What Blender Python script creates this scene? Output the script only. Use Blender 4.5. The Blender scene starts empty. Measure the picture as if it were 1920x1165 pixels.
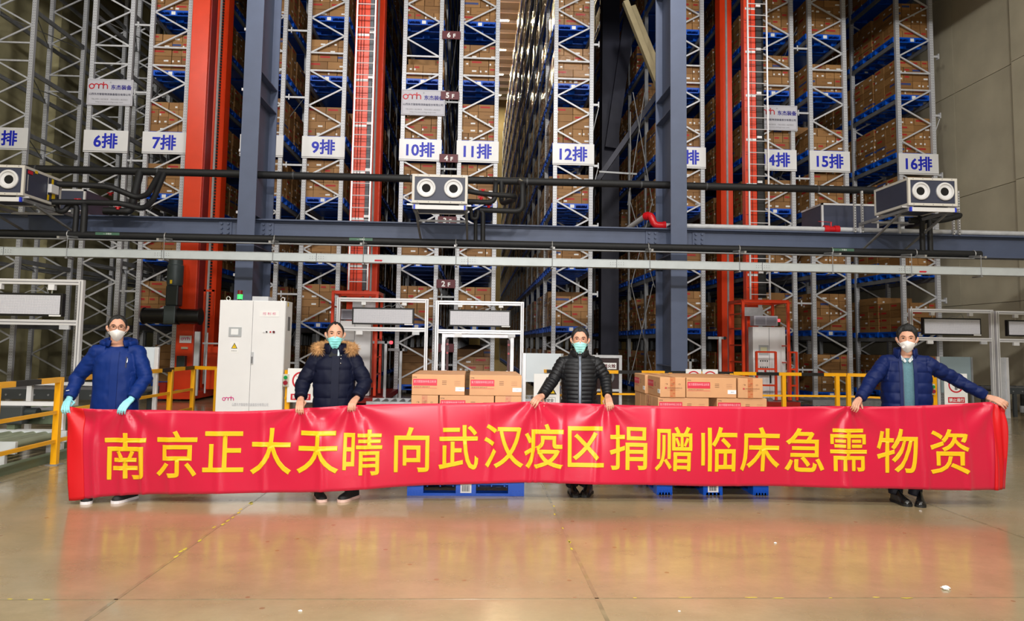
import bpy, bmesh, math, random
import numpy as np
from mathutils import Vector, Matrix, noise

random.seed(7)
scene = bpy.context.scene
COL = scene.collection

# ------------------------------------------------------------------ camera
CAM_H = 1.52
YAW, PITCH, ROLL = 0.0498, 0.07834, 0.01508
FPX, CY = 1365.7, 536.27                     # focal length and principal row for a 1920 x 1165 frame
fw = Vector((math.sin(YAW) * math.cos(PITCH), math.cos(YAW) * math.cos(PITCH), math.sin(PITCH)))
rt = Vector((math.cos(YAW), -math.sin(YAW), 0))
up = rt.cross(fw)
r2 = rt * math.cos(ROLL) + up * math.sin(ROLL)
u2 = -rt * math.sin(ROLL) + up * math.cos(ROLL)
cd = bpy.data.cameras.new('camera')
cd.sensor_width = 36.0
cd.lens = FPX / 1920 * 36.0
cd.shift_y = -(582.5 - CY) / 1920
cd.clip_start, cd.clip_end = 0.05, 300
cam = bpy.data.objects.new('camera', cd)
COL.objects.link(cam)
cam.matrix_world = Matrix(((r2.x, u2.x, -fw.x, 0), (r2.y, u2.y, -fw.y, 0), (r2.z, u2.z, -fw.z, CAM_H), (0, 0, 0, 1)))
scene.camera = cam

# ------------------------------------------------------------------ world, lamps, exposure
w = bpy.data.worlds.new('world')
scene.world = w
w.use_nodes = True
w.node_tree.nodes['Background'].inputs[0].default_value = (0.75, 0.85, 1.0, 1)
w.node_tree.nodes['Background'].inputs[1].default_value = 0.02
vs = scene.view_settings
vs.view_transform = 'Standard'
vs.look = 'None'
vs.gamma = 1.0
vs.exposure = 0.0
vs.use_curve_mapping = False


def lamp(name, loc, energy, size, color=(1, 0.95, 0.88), target=None, size_y=None, spread=180):
    l = bpy.data.lights.new(name, 'AREA')
    l.energy = energy
    l.shape = 'RECTANGLE' if size_y else 'DISK'
    l.size = size
    if size_y:
        l.size_y = size_y
    l.color = color
    l.spread = math.radians(spread)
    o = bpy.data.objects.new(name, l)
    COL.objects.link(o)
    o.location = loc
    d = (Vector(target) - Vector(loc)) if target else Vector((0, 0, -1))
    o.rotation_euler = d.to_track_quat('-Z', 'Y').to_euler()
    return o


# added, unseen floods for even frontal light; a row of high-bay lamps under the hall ceiling
for xx in (-9.0, -3.0, 3.0, 9.0):
    k_ = 0.6 if abs(xx) > 5 else 1.0
    lamp('front_fill_light', (xx, -5.0, 10.8), 700 * k_, 0.8, (1, 0.97, 0.92), target=(xx * 0.85, 9.0, 1.5))
    lamp('high_bay_lamp', (xx, 3.0, 11.2), 230, 0.9, (1, 0.95, 0.88))
    lamp('rack_fill_light', (xx, 9.0, 11.1), 135 * k_, 0.8, (1, 0.97, 0.92), target=(xx, 19.9, 11.0 if xx < -5 else 9.0), spread=80 if xx < -5 else 105)  # unseen lights added to brighten the rack fronts
# the photographer's flash on top of the camera
lamp('camera_flash', (0.0, -0.12, 1.8), 165, 0.25, (1, 0.98, 0.97), target=(0.6, 9.0, 1.6), spread=130)
cy = scene.cycles
cy.max_bounces, cy.diffuse_bounces, cy.glossy_bounces, cy.transmission_bounces, cy.transparent_max_bounces = 4, 2, 3, 2, 4


# ------------------------------------------------------------------ material helpers
def srgb(c):
    r = []
    for x in c[:3]:
        x = x / 255.0
        r.append(x / 12.92 if x <= 0.04045 else ((x + 0.055) / 1.055) ** 2.4)
    return (*r, 1.0)


MATS = {}


def M(name, rgb, rough=0.5, metal=0.0, var=0.0, vscale=4.0, bump=0.0, bscale=60.0, spec=0.5, coat=0.0, emit=0.0, stretch=None, sheen=0.0, trans=0.0):
    if name in MATS:
        return MATS[name]
    m = bpy.data.materials.new(name)
    m.use_nodes = True
    nt = m.node_tree
    b = nt.nodes['Principled BSDF']
    b.inputs['Base Color'].default_value = srgb(rgb)
    b.inputs['Roughness'].default_value = rough
    b.inputs['Metallic'].default_value = metal
    b.inputs['Specular IOR Level'].default_value = spec
    b.inputs['Coat Weight'].default_value = coat
    b.inputs['Sheen Weight'].default_value = sheen
    b.inputs['Transmission Weight'].default_value = trans
    if emit:
        b.inputs['Emission Color'].default_value = srgb(rgb)
        b.inputs['Emission Strength'].default_value = emit
    if var or bump:
        tc = nt.nodes.new('ShaderNodeTexCoord')
        mp = nt.nodes.new('ShaderNodeMapping')
        nt.links.new(tc.outputs['Object'], mp.inputs['Vector'])
        if stretch:
            mp.inputs['Scale'].default_value = stretch
        if var:
            n = nt.nodes.new('ShaderNodeTexNoise')
            n.inputs['Scale'].default_value = vscale
            n.inputs['Detail'].default_value = 6
            nt.links.new(mp.outputs[0], n.inputs['Vector'])
            mr = nt.nodes.new('ShaderNodeMapRange')
            mr.inputs['From Min'].default_value = 0.3
            mr.inputs['From Max'].default_value = 0.7
            mr.inputs['To Min'].default_value = 1 - var
            mr.inputs['To Max'].default_value = 1 + var
            nt.links.new(n.outputs['Fac'], mr.inputs['Value'])
            mx = nt.nodes.new('ShaderNodeMix')
            mx.data_type = 'RGBA'
            mx.blend_type = 'MULTIPLY'
            mx.inputs[0].default_value = 1.0
            mx.inputs[6].default_value = srgb(rgb)
            nt.links.new(mr.outputs[0], mx.inputs[7])
            nt.links.new(mx.outputs[2], b.inputs['Base Color'])
        if bump:
            n2 = nt.nodes.new('ShaderNodeTexNoise')
            n2.inputs['Scale'].default_value = bscale
            n2.inputs['Detail'].default_value = 4
            nt.links.new(mp.outputs[0], n2.inputs['Vector'])
            bp = nt.nodes.new('ShaderNodeBump')
            bp.inputs['Strength'].default_value = bump
            bp.inputs['Distance'].default_value = 0.01
            nt.links.new(n2.outputs['Fac'], bp.inputs['Height'])
            nt.links.new(bp.outputs[0], b.inputs['Normal'])
    MATS[name] = m
    return m


def nodes_of(m):
    return m.node_tree, m.node_tree.nodes['Principled BSDF']


def math_node(nt, op, a, b=None, c=None):
    n = nt.nodes.new('ShaderNodeMath')
    n.operation = op
    for i, x in enumerate((a, b, c)):
        if x is None:
            continue
        if isinstance(x, (int, float)):
            n.inputs[i].default_value = x
        else:
            nt.links.new(x, n.inputs[i])
    return n.outputs[0]


def mixc(nt, fac, a, b):
    n = nt.nodes.new('ShaderNodeMix')
    n.data_type = 'RGBA'
    for i, x in ((0, fac), (6, a), (7, b)):
        if isinstance(x, (int, float, tuple)):
            n.inputs[i].default_value = x
        else:
            nt.links.new(x, n.inputs[i])
    return n.outputs[2]


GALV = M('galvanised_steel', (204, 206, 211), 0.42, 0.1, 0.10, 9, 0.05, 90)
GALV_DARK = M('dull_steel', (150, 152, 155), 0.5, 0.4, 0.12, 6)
WHITE = M('white_paint', (240, 240, 242), 0.35, 0, 0.02, 3)
ALU = M('aluminium_profile', (232, 232, 236), 0.32, 0.25, 0.03, 5)
RED = M('orange_red_paint', (226, 60, 16), 0.35, 0, 0.06, 3)
RED_DARK = M('deep_red_paint', (150, 22, 12), 0.4, 0, 0.1, 3)
BLUEGREY = M('blue_grey_steel_paint', (84, 95, 122), 0.5, 0, 0.06, 3, 0.04, 120)
NAVYSTEEL = M('dark_navy_steel_paint', (36, 38, 58), 0.55, 0, 0.1, 2)
CREAMSTEEL = M('cream_fireproof_paint', (190, 176, 140), 0.7, 0, 0.1, 3)
BLACK = M('black_paint', (16, 16, 18), 0.45)
RUBBER = M('black_insulation_foam', (24, 25, 28), 0.6, 0, 0.15, 8, 0.1, 70)
DARK = M('dark_recess', (8, 8, 9), 0.8)
PANEL = M('dark_grey_panel', (62, 67, 88), 0.4, 0, 0.05, 5)
PALLET = M('blue_plastic', (0, 88, 210), 0.38, 0, 0.05, 3)
YELLOW = M('yellow_paint', (250, 178, 16), 0.38, 0, 0.05, 4)
GREENP = M('grey_green_paint', (104, 116, 92), 0.5, 0, 0.08, 4)
CONCW = None
CHROME = M('bright_steel', (215, 215, 215), 0.22, 0.9)
REDPLASTIC = M('red_enamel', (205, 24, 34), 0.3)
LABELW = M('white_label_paper', (245, 245, 245), 0.5)
INK = M('black_ink', (28, 26, 26), 0.6)
GREYINK = M('grey_ink', (120, 120, 124), 0.6)
BLUEINK = M('blue_ink', (18, 36, 196), 0.5)
REDINK = M('crimson_ink', (206, 32, 50), 0.5)
MAROON = M('maroon_sign', (96, 22, 36), 0.5)
PINKINK = M('magenta_ink', (216, 18, 128), 0.5)
YELLOWLAB = M('yellow_label', (244, 204, 24), 0.5)
MOTOR = M('grey_green_motor', (66, 76, 78), 0.45, 0.1, 0.08, 4)
BELT = M('black_drum', (20, 20, 22), 0.3, 0.1)


NUM = {1: 'one', 2: 'two', 3: 'three', 4: 'four', 5: 'five', 6: 'six', 7: 'seven', 8: 'eight', 9: 'nine', 10: 'ten', 11: 'eleven', 12: 'twelve', 13: 'thirteen', 14: 'fourteen', 15: 'fifteen', 16: 'sixteen'}


# ------------------------------------------------------------------ geometry helpers
class MB:
    """collects shapes in world coordinates; build() links them as one mesh object"""

    def __init__(s):
        s.v, s.f, s.m, s.uv = [], [], [], False

    def add(s, vs_, fs_, mi=0):
        n = len(s.v)
        s.v += [tuple(v) for v in vs_]
        s.f += [tuple(i + n for i in f) for f in fs_]
        s.m += [mi] * len(fs_)
        return s

    def box(s, x0, x1, y0, y1, z0, z1, mi=0):
        v = [(x0, y0, z0), (x1, y0, z0), (x1, y1, z0), (x0, y1, z0), (x0, y0, z1), (x1, y0, z1), (x1, y1, z1), (x0, y1, z1)]
        return s.add(v, [(3, 2, 1, 0), (4, 5, 6, 7), (0, 1, 5, 4), (1, 2, 6, 5), (2, 3, 7, 6), (3, 0, 4, 7)], mi)

    def cbox(s, c, d, mi=0):
        return s.box(c[0] - d[0] / 2, c[0] + d[0] / 2, c[1] - d[1] / 2, c[1] + d[1] / 2, c[2] - d[2] / 2, c[2] + d[2] / 2, mi)

    def bar(s, a, b, w_, h_, mi=0, ref=(0, 0, 1)):
        a, b = Vector(a), Vector(b)
        d = (b - a).normalized()
        r = Vector(ref)
        if abs(d.dot(r)) > 0.97:
            r = Vector((0, 1, 0))
        sx = d.cross(r).normalized() * (w_ / 2)
        sz = sx.cross(d).normalized() * (h_ / 2)
        v = [p + i * sx + j * sz for p in (a, b) for i, j in ((-1, -1), (1, -1), (1, 1), (-1, 1))]
        return s.add(v, [(3, 2, 1, 0), (4, 5, 6, 7), (0, 1, 5, 4), (1, 2, 6, 5), (2, 3, 7, 6), (3, 0, 4, 7)], mi)

    def cyl(s, a, b, r, n=12, rb=None, cap=True, mi=0):
        a, b = Vector(a), Vector(b)
        rb = r if rb is None else rb
        d = (b - a).normalized()
        q = Vector((0, 0, 1)) if abs(d.z) < 0.9 else Vector((1, 0, 0))
        e1 = d.cross(q).normalized()
        e2 = d.cross(e1)
        v = []
        for p, rr in ((a, r), (b, rb)):
            for i in range(n):
                t = 2 * math.pi * i / n
                v.append(p + (e1 * math.cos(t) + e2 * math.sin(t)) * rr)
        f = [(i, (i + 1) % n, n + (i + 1) % n, n + i) for i in range(n)]
        if cap:
            f += [tuple(range(n - 1, -1, -1)), tuple(range(n, 2 * n))]
        return s.add(v, f, mi)

    def tube(s, pts, r, n=10, bend=0.0, mi=0, cap=True, closed=False):
        pts = [Vector(p) for p in pts]
        if bend > 0 and len(pts) > 2:
            o = [pts[0]]
            for i in range(1, len(pts) - 1):
                p0, p1, p2 = pts[i - 1], pts[i], pts[i + 1]
                k = min(bend, (p1 - p0).length * 0.45, (p2 - p1).length * 0.45)
                a = p1 + (p0 - p1).normalized() * k
                b = p1 + (p2 - p1).normalized() * k
                for j in range(5):
                    t = j / 4
                    o.append(a * (1 - t) ** 2 + p1 * 2 * t * (1 - t) + b * t * t)
            o.append(pts[-1])
            pts = o
        m = len(pts)
        rad = r if isinstance(r, (list, tuple)) else [r] * m
        v = []
        e1 = None
        for i, p in enumerate(pts):
            if closed:
                d = (pts[(i + 1) % m] - pts[i - 1]).normalized()
            else:
                d = (pts[min(i + 1, m - 1)] - pts[max(i - 1, 0)]).normalized()
            if e1 is None:
                q = Vector((0, 0, 1)) if abs(d.z) < 0.9 else Vector((1, 0, 0))
                e1 = d.cross(q).normalized()
            else:
                e1 = (e1 - d * e1.dot(d)).normalized()
            e2 = d.cross(e1)
            for k in range(n):
                t = 2 * math.pi * k / n
                v.append(p + (e1 * math.cos(t) + e2 * math.sin(t)) * rad[i])
        f = []
        for i in range(m if closed else m - 1):
            j = (i + 1) % m
            for k in range(n):
                f.append((i * n + k, i * n + (k + 1) % n, j * n + (k + 1) % n, j * n + k))
        if cap and not closed:
            f += [tuple(range(n - 1, -1, -1)), tuple(range((m - 1) * n, m * n))]
        return s.add(v, f, mi)

    def lathe(s, prof, o, axis=(0, -1, 0), n=24, mi=0, cap=False):
        """prof: (distance along axis, radius)"""
        o, d = Vector(o), Vector(axis).normalized()
        q = Vector((0, 0, 1)) if abs(d.z) < 0.9 else Vector((1, 0, 0))
        e1 = d.cross(q).normalized()
        e2 = d.cross(e1)
        v = []
        for h, r in prof:
            for k in range(n):
                t = 2 * math.pi * k / n
                v.append(o + d * h + (e1 * math.cos(t) + e2 * math.sin(t)) * r)
        f = []
        for i in range(len(prof) - 1):
            for k in range(n):
                f.append((i * n + k, i * n + (k + 1) % n, (i + 1) * n + (k + 1) % n, (i + 1) * n + k))
        if cap:
            f += [tuple(range(n - 1, -1, -1)), tuple(range((len(prof) - 1) * n, len(prof) * n))]
        return s.add(v, f, mi)

    def ell(s, c, r, n=16, m=10, mi=0):
        v = [(c[0], c[1], c[2] - r[2])]
        for i in range(1, m):
            t = -math.pi / 2 + math.pi * i / m
            for k in range(n):
                a = 2 * math.pi * k / n
                v.append((c[0] + r[0] * math.cos(t) * math.cos(a), c[1] + r[1] * math.cos(t) * math.sin(a), c[2] + r[2] * math.sin(t)))
        v.append((c[0], c[1], c[2] + r[2]))
        f = [(0, 1 + (k + 1) % n, 1 + k) for k in range(n)]
        for i in range(m - 2):
            for k in range(n):
                a, b = 1 + i * n + k, 1 + i * n + (k + 1) % n
                f.append((a, b, b + n, a + n))
        last = len(v) - 1
        f += [(last - n + k, last - n + (k + 1) % n, last) for k in range(n)]
        return s.add(v, f, mi)

    def mesh(s, name, mats, smooth=False, origin=None):
        me = bpy.data.meshes.new(name)
        v = np.array(s.v, dtype=float).reshape(-1, 3)
        if origin is None:
            origin = np.array([(v[:, 0].min() + v[:, 0].max()) / 2, (v[:, 1].min() + v[:, 1].max()) / 2, v[:, 2].min()])
        v = v - np.array(origin)
        me.from_pydata(v.tolist(), [], s.f)
        if not isinstance(mats, (list, tuple)):
            mats = [mats]
        for mm in mats:
            me.materials.append(mm)
        if len(mats) > 1:
            me.polygons.foreach_set('material_index', s.m)
        if smooth:
            me.polygons.foreach_set('use_smooth', [True] * len(me.polygons))
        if s.uv:
            ul = me.uv_layers.new(name='UVMap')
            q = [(0, 0), (1, 0), (1, 1), (0, 1)]
            for p in me.polygons:
                for i, li in enumerate(p.loop_indices):
                    ul.data[li].uv = q[i % 4]
        me.update()
        return me, Vector(origin)

    def build(s, name, mats, parent=None, smooth=False, bevel=0.0, label=None):
        me, og = s.mesh(name, mats, smooth is True)
        o = bpy.data.objects.new(name, me)
        COL.objects.link(o)
        if parent is not None:
            o.parent = parent
            o.location = og - wloc(parent)
        else:
            o.location = og
        if smooth == 'auto':
            shade_auto(me)
        if bevel:
            md = o.modifiers.new('bevel', 'BEVEL')
            md.width = bevel
            md.segments = 2
            md.limit_method = 'ANGLE'
        if label:
            o['label'] = label
        return o


def shade_auto(me, ang=math.radians(35)):
    bm = bmesh.new()
    bm.from_mesh(me)
    for f in bm.faces:
        f.smooth = True
    for e in bm.edges:
        if len(e.link_faces) != 2 or e.calc_face_angle(0) > ang:
            e.smooth = False
    bm.to_mesh(me)
    bm.free()


def wloc(o):
    l = Vector(o.location)
    while o.parent:
        o = o.parent
        l = l + Vector(o.location)
    return l


def tag(o, label=None, cat=None, group=None, kind=None):
    if label:
        o['label'] = label
    if cat:
        o['category'] = cat
    if group:
        o['group'] = group
    if kind:
        o['kind'] = kind
    return o


def thing(name, label, cat, loc=(0, 0, 0), group=None, kind=None):
    o = bpy.data.objects.new(name, None)
    o.empty_display_size = 0.1
    COL.objects.link(o)
    o.location = loc
    return tag(o, label, cat, group, kind)


def inst(me, name, loc, parent=None, scale=None):
    """link an object that shares mesh data; loc is a world position"""
    o = bpy.data.objects.new(name, me)
    COL.objects.link(o)
    if parent is not None:
        o.parent = parent
        o.location = Vector(loc) - wloc(parent)
    else:
        o.location = loc
    if scale:
        o.scale = scale
    return o


_TXT = {}


def text_mesh(body, size, bold=0.0, res=3, spacing=1.0):
    """glyph outlines as (verts, faces), centred on 0,0; bold widens every stroke by that much of the em"""
    key = (body, bold, res, spacing)
    if key not in _TXT:
        cu = bpy.data.curves.new('t', 'FONT')
        cu.body = body
        cu.size = 1.0
        cu.bevel_depth = bold
        cu.bevel_resolution = 0
        cu.resolution_u = res
        cu.space_character = spacing
        ob = bpy.data.objects.new('t', cu)
        me = bpy.data.meshes.new_from_object(ob)
        v = np.array([x.co[:] for x in me.vertices])
        f = [tuple(p.vertices) for p in me.polygons]
        bpy.data.objects.remove(ob)
        bpy.data.curves.remove(cu)
        bpy.data.meshes.remove(me)
        v[:, :2] -= (v[:, :2].min(0) + v[:, :2].max(0)) / 2
        v[:, 2] *= 0.03 if bold else 0.0
        _TXT[key] = (v, f)
    v, f = _TXT[key]
    return v * size, f


def put_text(body, c, height, mat, parent, name='lettering', width=None, bold=0.0, facing='y', mb=None, label=None, spacing=1.0):
    """lettering on a face that looks towards -Y (facing y) or -X (facing x); c is its centre"""
    v, f = text_mesh(body, 1.0, bold, spacing=spacing)
    ext = (v.max(0) - v.min(0))[:2]
    sy = height / ext[1]
    sx = (width / ext[0]) if width else sy
    m = mb or MB()
    if facing == 'y':
        vv = [(c[0] + a * sx, c[1] - q * sx, c[2] + b * sy) for a, b, q in v]
    else:
        vv = [(c[0] - q * sx, c[1] - a * sx, c[2] + b * sy) for a, b, q in v]
    m.add(vv, f)
    if mb is None:
        return m.build(name, mat, parent, label=label)


def put_logo(c, wid, mat, parent, name='logo'):
    """the three joined letters o-m-h drawn as one rounded stroke"""
    m = MB()
    h = wid * 0.42
    k = wid / 3.3
    t = wid * 0.034
    cx, y, cz = c
    x0 = cx - wid / 2
    pts = []
    r = 0.42 * k
    ox, oz = x0 + r, cz - 0.06 * k
    m.tube([(ox + r * math.cos(a), y, oz + r * math.sin(a)) for a in np.linspace(0.5, 2 * math.pi - 0.0, 22)], t, 6)
    for j in range(2):
        bx = ox + r + j * 0.8 * k
        m.tube([(bx, y, oz - (0.1 if j == 0 else 0.42) * k)] + [(bx + 0.4 * k - 0.4 * k * math.cos(a), y, oz + 0.1 * k + 0.36 * k * math.sin(a)) for a in np.linspace(0, math.pi, 10)] + [(bx + 0.8 * k, y, oz - 0.42 * k)], t, 6)
    hx = ox + r + 1.6 * k
    m.tube([(hx, y, oz - 0.42 * k), (hx, y, oz + 0.85 * k)], t, 6)
    m.tube([(hx, y, oz)] + [(hx + 0.36 * k - 0.36 * k * math.cos(a), y, oz + 0.08 * k + 0.34 * k * math.sin(a)) for a in np.linspace(0, math.pi, 10)] + [(hx + 0.72 * k, y, oz - 0.42 * k)], t, 6)
    # flatten to a thin printed mark
    m.v = [(a, y + (b - y) * 0.1, z) for a, b, z in m.v]
    return m.build(name, mat, parent)

# ------------------------------------------------------------------ the setting
def floor_material():
    m = M('polished_concrete', (168, 148, 116), 0.2)
    nt, b = nodes_of(m)
    tc = nt.nodes.new('ShaderNodeTexCoord')

    def nz(scale, detail=6, rough=0.6, vec=(1, 1, 1)):
        mp = nt.nodes.new('ShaderNodeMapping')
        mp.inputs['Scale'].default_value = vec
        nt.links.new(tc.outputs['Object'], mp.inputs[0])
        n = nt.nodes.new('ShaderNodeTexNoise')
        n.inputs['Scale'].default_value = scale
        n.inputs['Detail'].default_value = detail
        n.inputs['Roughness'].default_value = rough
        nt.links.new(mp.outputs[0], n.inputs['Vector'])
        return n.outputs['Fac']

    def ramp(x, a, b_):
        mr = nt.nodes.new('ShaderNodeMapRange')
        mr.inputs['From Min'].default_value = a
        mr.inputs['From Max'].default_value = b_
        nt.links.new(x, mr.inputs['Value'])
        return mr.outputs[0]
    big = ramp(nz(0.55, 5), 0.35, 0.68)
    mid = ramp(nz(2.2, 7, 0.65, (1, 1.6, 1)), 0.38, 0.66)
    c = mixc(nt, big, srgb((152, 139, 106)), srgb((182, 160, 124)))
    c = mixc(nt, math_node(nt, 'MULTIPLY', mid, 0.35), c, srgb((128, 108, 80)))
    # small brown rust specks with a shape of their own
    vo = nt.nodes.new('ShaderNodeTexVoronoi')
    vo.inputs['Scale'].default_value = 4.5
    vo.inputs['Randomness'].default_value = 1.0
    nt.links.new(tc.outputs['Object'], vo.inputs['Vector'])
    sp = math_node(nt, 'LESS_THAN', vo.outputs['Distance'], 0.075)
    sel = nt.nodes.new('ShaderNodeSeparateColor')
    nt.links.new(vo.outputs['Color'], sel.inputs[0])
    sp = math_node(nt, 'MULTIPLY', sp, math_node(nt, 'GREATER_THAN', sel.outputs[0], 0.45))
    c = mixc(nt, math_node(nt, 'MULTIPLY', sp, 0.55), c, srgb((128, 70, 34)))
    fine = ramp(nz(38, 3), 0.3, 0.7)
    c = mixc(nt, math_node(nt, 'MULTIPLY', fine, 0.12), c, srgb((112, 98, 78)))
    nt.links.new(c, b.inputs['Base Color'])
    r = math_node(nt, 'ADD', math_node(nt, 'MULTIPLY', mid, 0.13), 0.17)
    nt.links.new(r, b.inputs['Roughness'])
    b.inputs['Coat Weight'].default_value = 0.3
    b.inputs['Coat Roughness'].default_value = 0.12
    bp = nt.nodes.new('ShaderNodeBump')
    bp.inputs['Strength'].default_value = 0.05
    bp.inputs['Distance'].default_value = 0.02
    nt.links.new(nz(5, 3), bp.inputs['Height'])
    nt.links.new(bp.outputs[0], b.inputs['Normal'])
    return m


FLOOR = floor_material()
CONC = M('cast_concrete_panel', (196, 188, 164), 0.85, 0, 0.12, 0.9, 0.08, 25)
CONC_L = M('bare_concrete_wall', (186, 178, 138), 0.9, 0, 0.25, 0.8, 0.1, 20)
CEIL = M('grey_roof_sheet', (150, 150, 142), 0.8, 0, 0.08, 1)
JOINT = M('joint_filler', (140, 128, 98), 0.24, 0, 0.2, 9, coat=0.3)
YMARK = M('worn_yellow_marking', (206, 190, 60), 0.6, 0, 0.2, 20)

XL, XR, YB, YF, HALL_Z, ROOF_Z, HALL_Y = -14.2, 13.85, -10.0, 66.0, 11.9, 24.0, 15.8


def struct(o):
    o['kind'] = 'structure'
    return o


fl = struct(MB().box(XL - 0.3, XR + 0.3, YB, YF, -0.2, 0).build('floor', FLOOR))
for x in (-4.86, -2.05, 0.76, 4.5):
    MB().box(x - 0.012, x + 0.012, YB, 13, 0.0005, 0.0018).build('floor_joint', JOINT, fl)
MB().box(XL, XR, 4.46, 4.474, 0.0005, 0.0018).build('floor_joint', JOINT, fl)
# worn remains of yellow line marking along the joints
rr = random.Random(3)
for i in range(34):
    if i < 14:
        yy = 4.7 + rr.random() * 2.6
        xx, dx, dy = -2.05 + rr.uniform(-.02, .02), 0.012, 0.05
    elif i < 20:
        yy = 4.6 + rr.random() * 2.6
        xx, dx, dy = 0.76 + rr.uniform(-.02, .02), 0.01, 0.04
    else:
        xx = rr.choice([rr.uniform(-3.3, -2.3), rr.uniform(0.8, 3.2), rr.uniform(0.8, 3.2)])
        yy, dx, dy = 4.467 + rr.uniform(-.012, .012), rr.uniform(.015, .06), 0.008
    m = MB()
    n = 7
    m.add([(xx + dx * math.cos(t) * rr.uniform(.5, 1.1), yy + dy * math.sin(t) * rr.uniform(.5, 1.1), 0.002) for t in [6.283 * k / n for k in range(n)]], [tuple(range(n))])
    m.build('marking_patch', YMARK, fl)

wr = struct(MB().box(XR + 0.06, XR + 0.3, YB, YF, 0, ROOF_Z).build('wall_right', CONC))
ys = [YB, -5.2, -0.6, 4.0, 8.6, 13.2, 17.70, 20.1, 22.5, 25.0, 30, 36, 44, 54, YF]
zs = [0, 2.78, 5.88, 8.98, 12.1, 15.2, 18.3, ROOF_Z]
for i in range(len(ys) - 1):
    for j in range(len(zs) - 1):
        dx = 0.10 if ys[i] < 17.6 else 0.0
        sh = 0.0
        MB().box(XR - dx, XR + 0.07, ys[i] + 0.006, ys[i + 1] - 0.006, zs[j] + 0.008 + sh, zs[j + 1] - 0.008 + sh).build('wall_panel', CONC, wr)
wl = struct(MB().box(XL - 0.3, XL, YB, YF, 0, ROOF_Z).build('wall_left', CONC_L))
for yv in (18, 24.2, 30.4, 36.6, 42.8):
    MB().box(XL, XL + 0.28, yv, yv + 0.45, 0, ROOF_Z).build('pier', CONC_L, wl)
struct(MB().box(XL, XR, YF, YF + 0.3, 0, ROOF_Z).build('wall_far', M('dim_concrete', (120, 108, 80), 0.9, 0, 0.15, 1)))
struct(MB().box(XL, XR, YB - 0.3, YB, 0, HALL_Z).build('wall_near', CONC))
struct(MB().box(XL, XR, YB, HALL_Y, HALL_Z, HALL_Z + 0.2).build('ceiling', CEIL))
struct(MB().box(XL, XR, HALL_Y, HALL_Y + 0.2, HALL_Z - 0.2, ROOF_Z).build('wall_upper', CEIL))
struct(MB().box(6.6, XR, HALL_Y - 0.6, HALL_Y, 10.98, HALL_Z).build('shade_block_1', CEIL))  # unseen block added to cast shade on the upper right racks and wall
rf = struct(MB().box(XL, XR, HALL_Y, YF, ROOF_Z, ROOF_Z + 0.2).build('ceiling_store', CEIL))
for yv in np.arange(30, 65.5, 1.6):
    MB().box(-2, 4, yv, yv + 0.12, ROOF_Z - 0.22, ROOF_Z).build('purlin', WHITE, rf)

# roof lamps over the aisle between rows 11 and 12
LAMPW = M('lamp_tube_glow', (255, 244, 214), 0.4, emit=20.0)
for i, yv in enumerate((38, 43, 48, 53, 58, 63)):
    t = thing('aisle_lamp', 'glowing roof lamp above the aisle beside rack eleven, %s from the front' % ('first', 'second', 'third', 'fourth', 'fifth', 'sixth')[i], 'lamp', (1.35, yv, ROOF_Z - 0.6), 'roof lamps over the aisle')
    MB().box(0.75, 1.95, yv - 0.12, yv + 0.12, ROOF_Z - 0.58, ROOF_Z - 0.5).build('housing', WHITE, t)
    MB().box(0.8, 1.9, yv - 0.09, yv + 0.09, ROOF_Z - 0.62, ROOF_Z - 0.58).build('diffuser', LAMPW, t)
    lamp('aisle_lamp_light', (1.35, yv, ROOF_Z - 0.64), 700, 1.1, (1, 0.84, 0.52), size_y=0.18)
    for q in (0.9, 1.8):
        MB().cyl((q, yv, ROOF_Z - 0.5), (q, yv, ROOF_Z), 0.01).build('hanger', GALV, t)


# ------------------------------------------------------------------ steel frame of the hall
def h_column(x0, x1, y0, y1, label):
    t = thing('steel_column', label, 'column', ((x0 + x1) / 2, (y0 + y1) / 2, 0), 'steel columns of the hall', 'structure')
    zt = HALL_Z
    MB().box(x0, x1, y0, y0 + 0.03, 0, zt).build('front_flange', BLUEGREY, t)
    MB().box(x0, x1, y1 - 0.03, y1, 0, zt).build('rear_flange', BLUEGREY, t)
    xm = (x0 + x1) / 2
    MB().box(xm - 0.02, xm + 0.02, y0 + 0.03, y1 - 0.03, 0, zt).build('web', BLUEGREY, t)
    for z in (1.1, 3.35, 3.95, 6.35, 6.85, 9.2):
        for s in (-1, 1):
            a, b = (xm + 0.02, x1 - 0.01) if s > 0 else (x0 + 0.01, xm - 0.02)
            MB().box(a, b, y0 + 0.03, y1 - 0.03, z, z + 0.02).build('stiffener', BLUEGREY, t)
    MB().box(x0 - 0.1, x1 + 0.1, y0 - 0.08, y1 + 0.08, 0, 0.04).build('base_plate', BLUEGREY, t)
    return t


h_column(-4.68, -4.34, 14.35, 15.6, 'blue-grey steel column rising behind the white control cabinet')
h_column(3.9, 4.23, 14.35, 15.6, 'blue-grey steel column rising behind the pair of no-entry signs on the railing')

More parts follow.
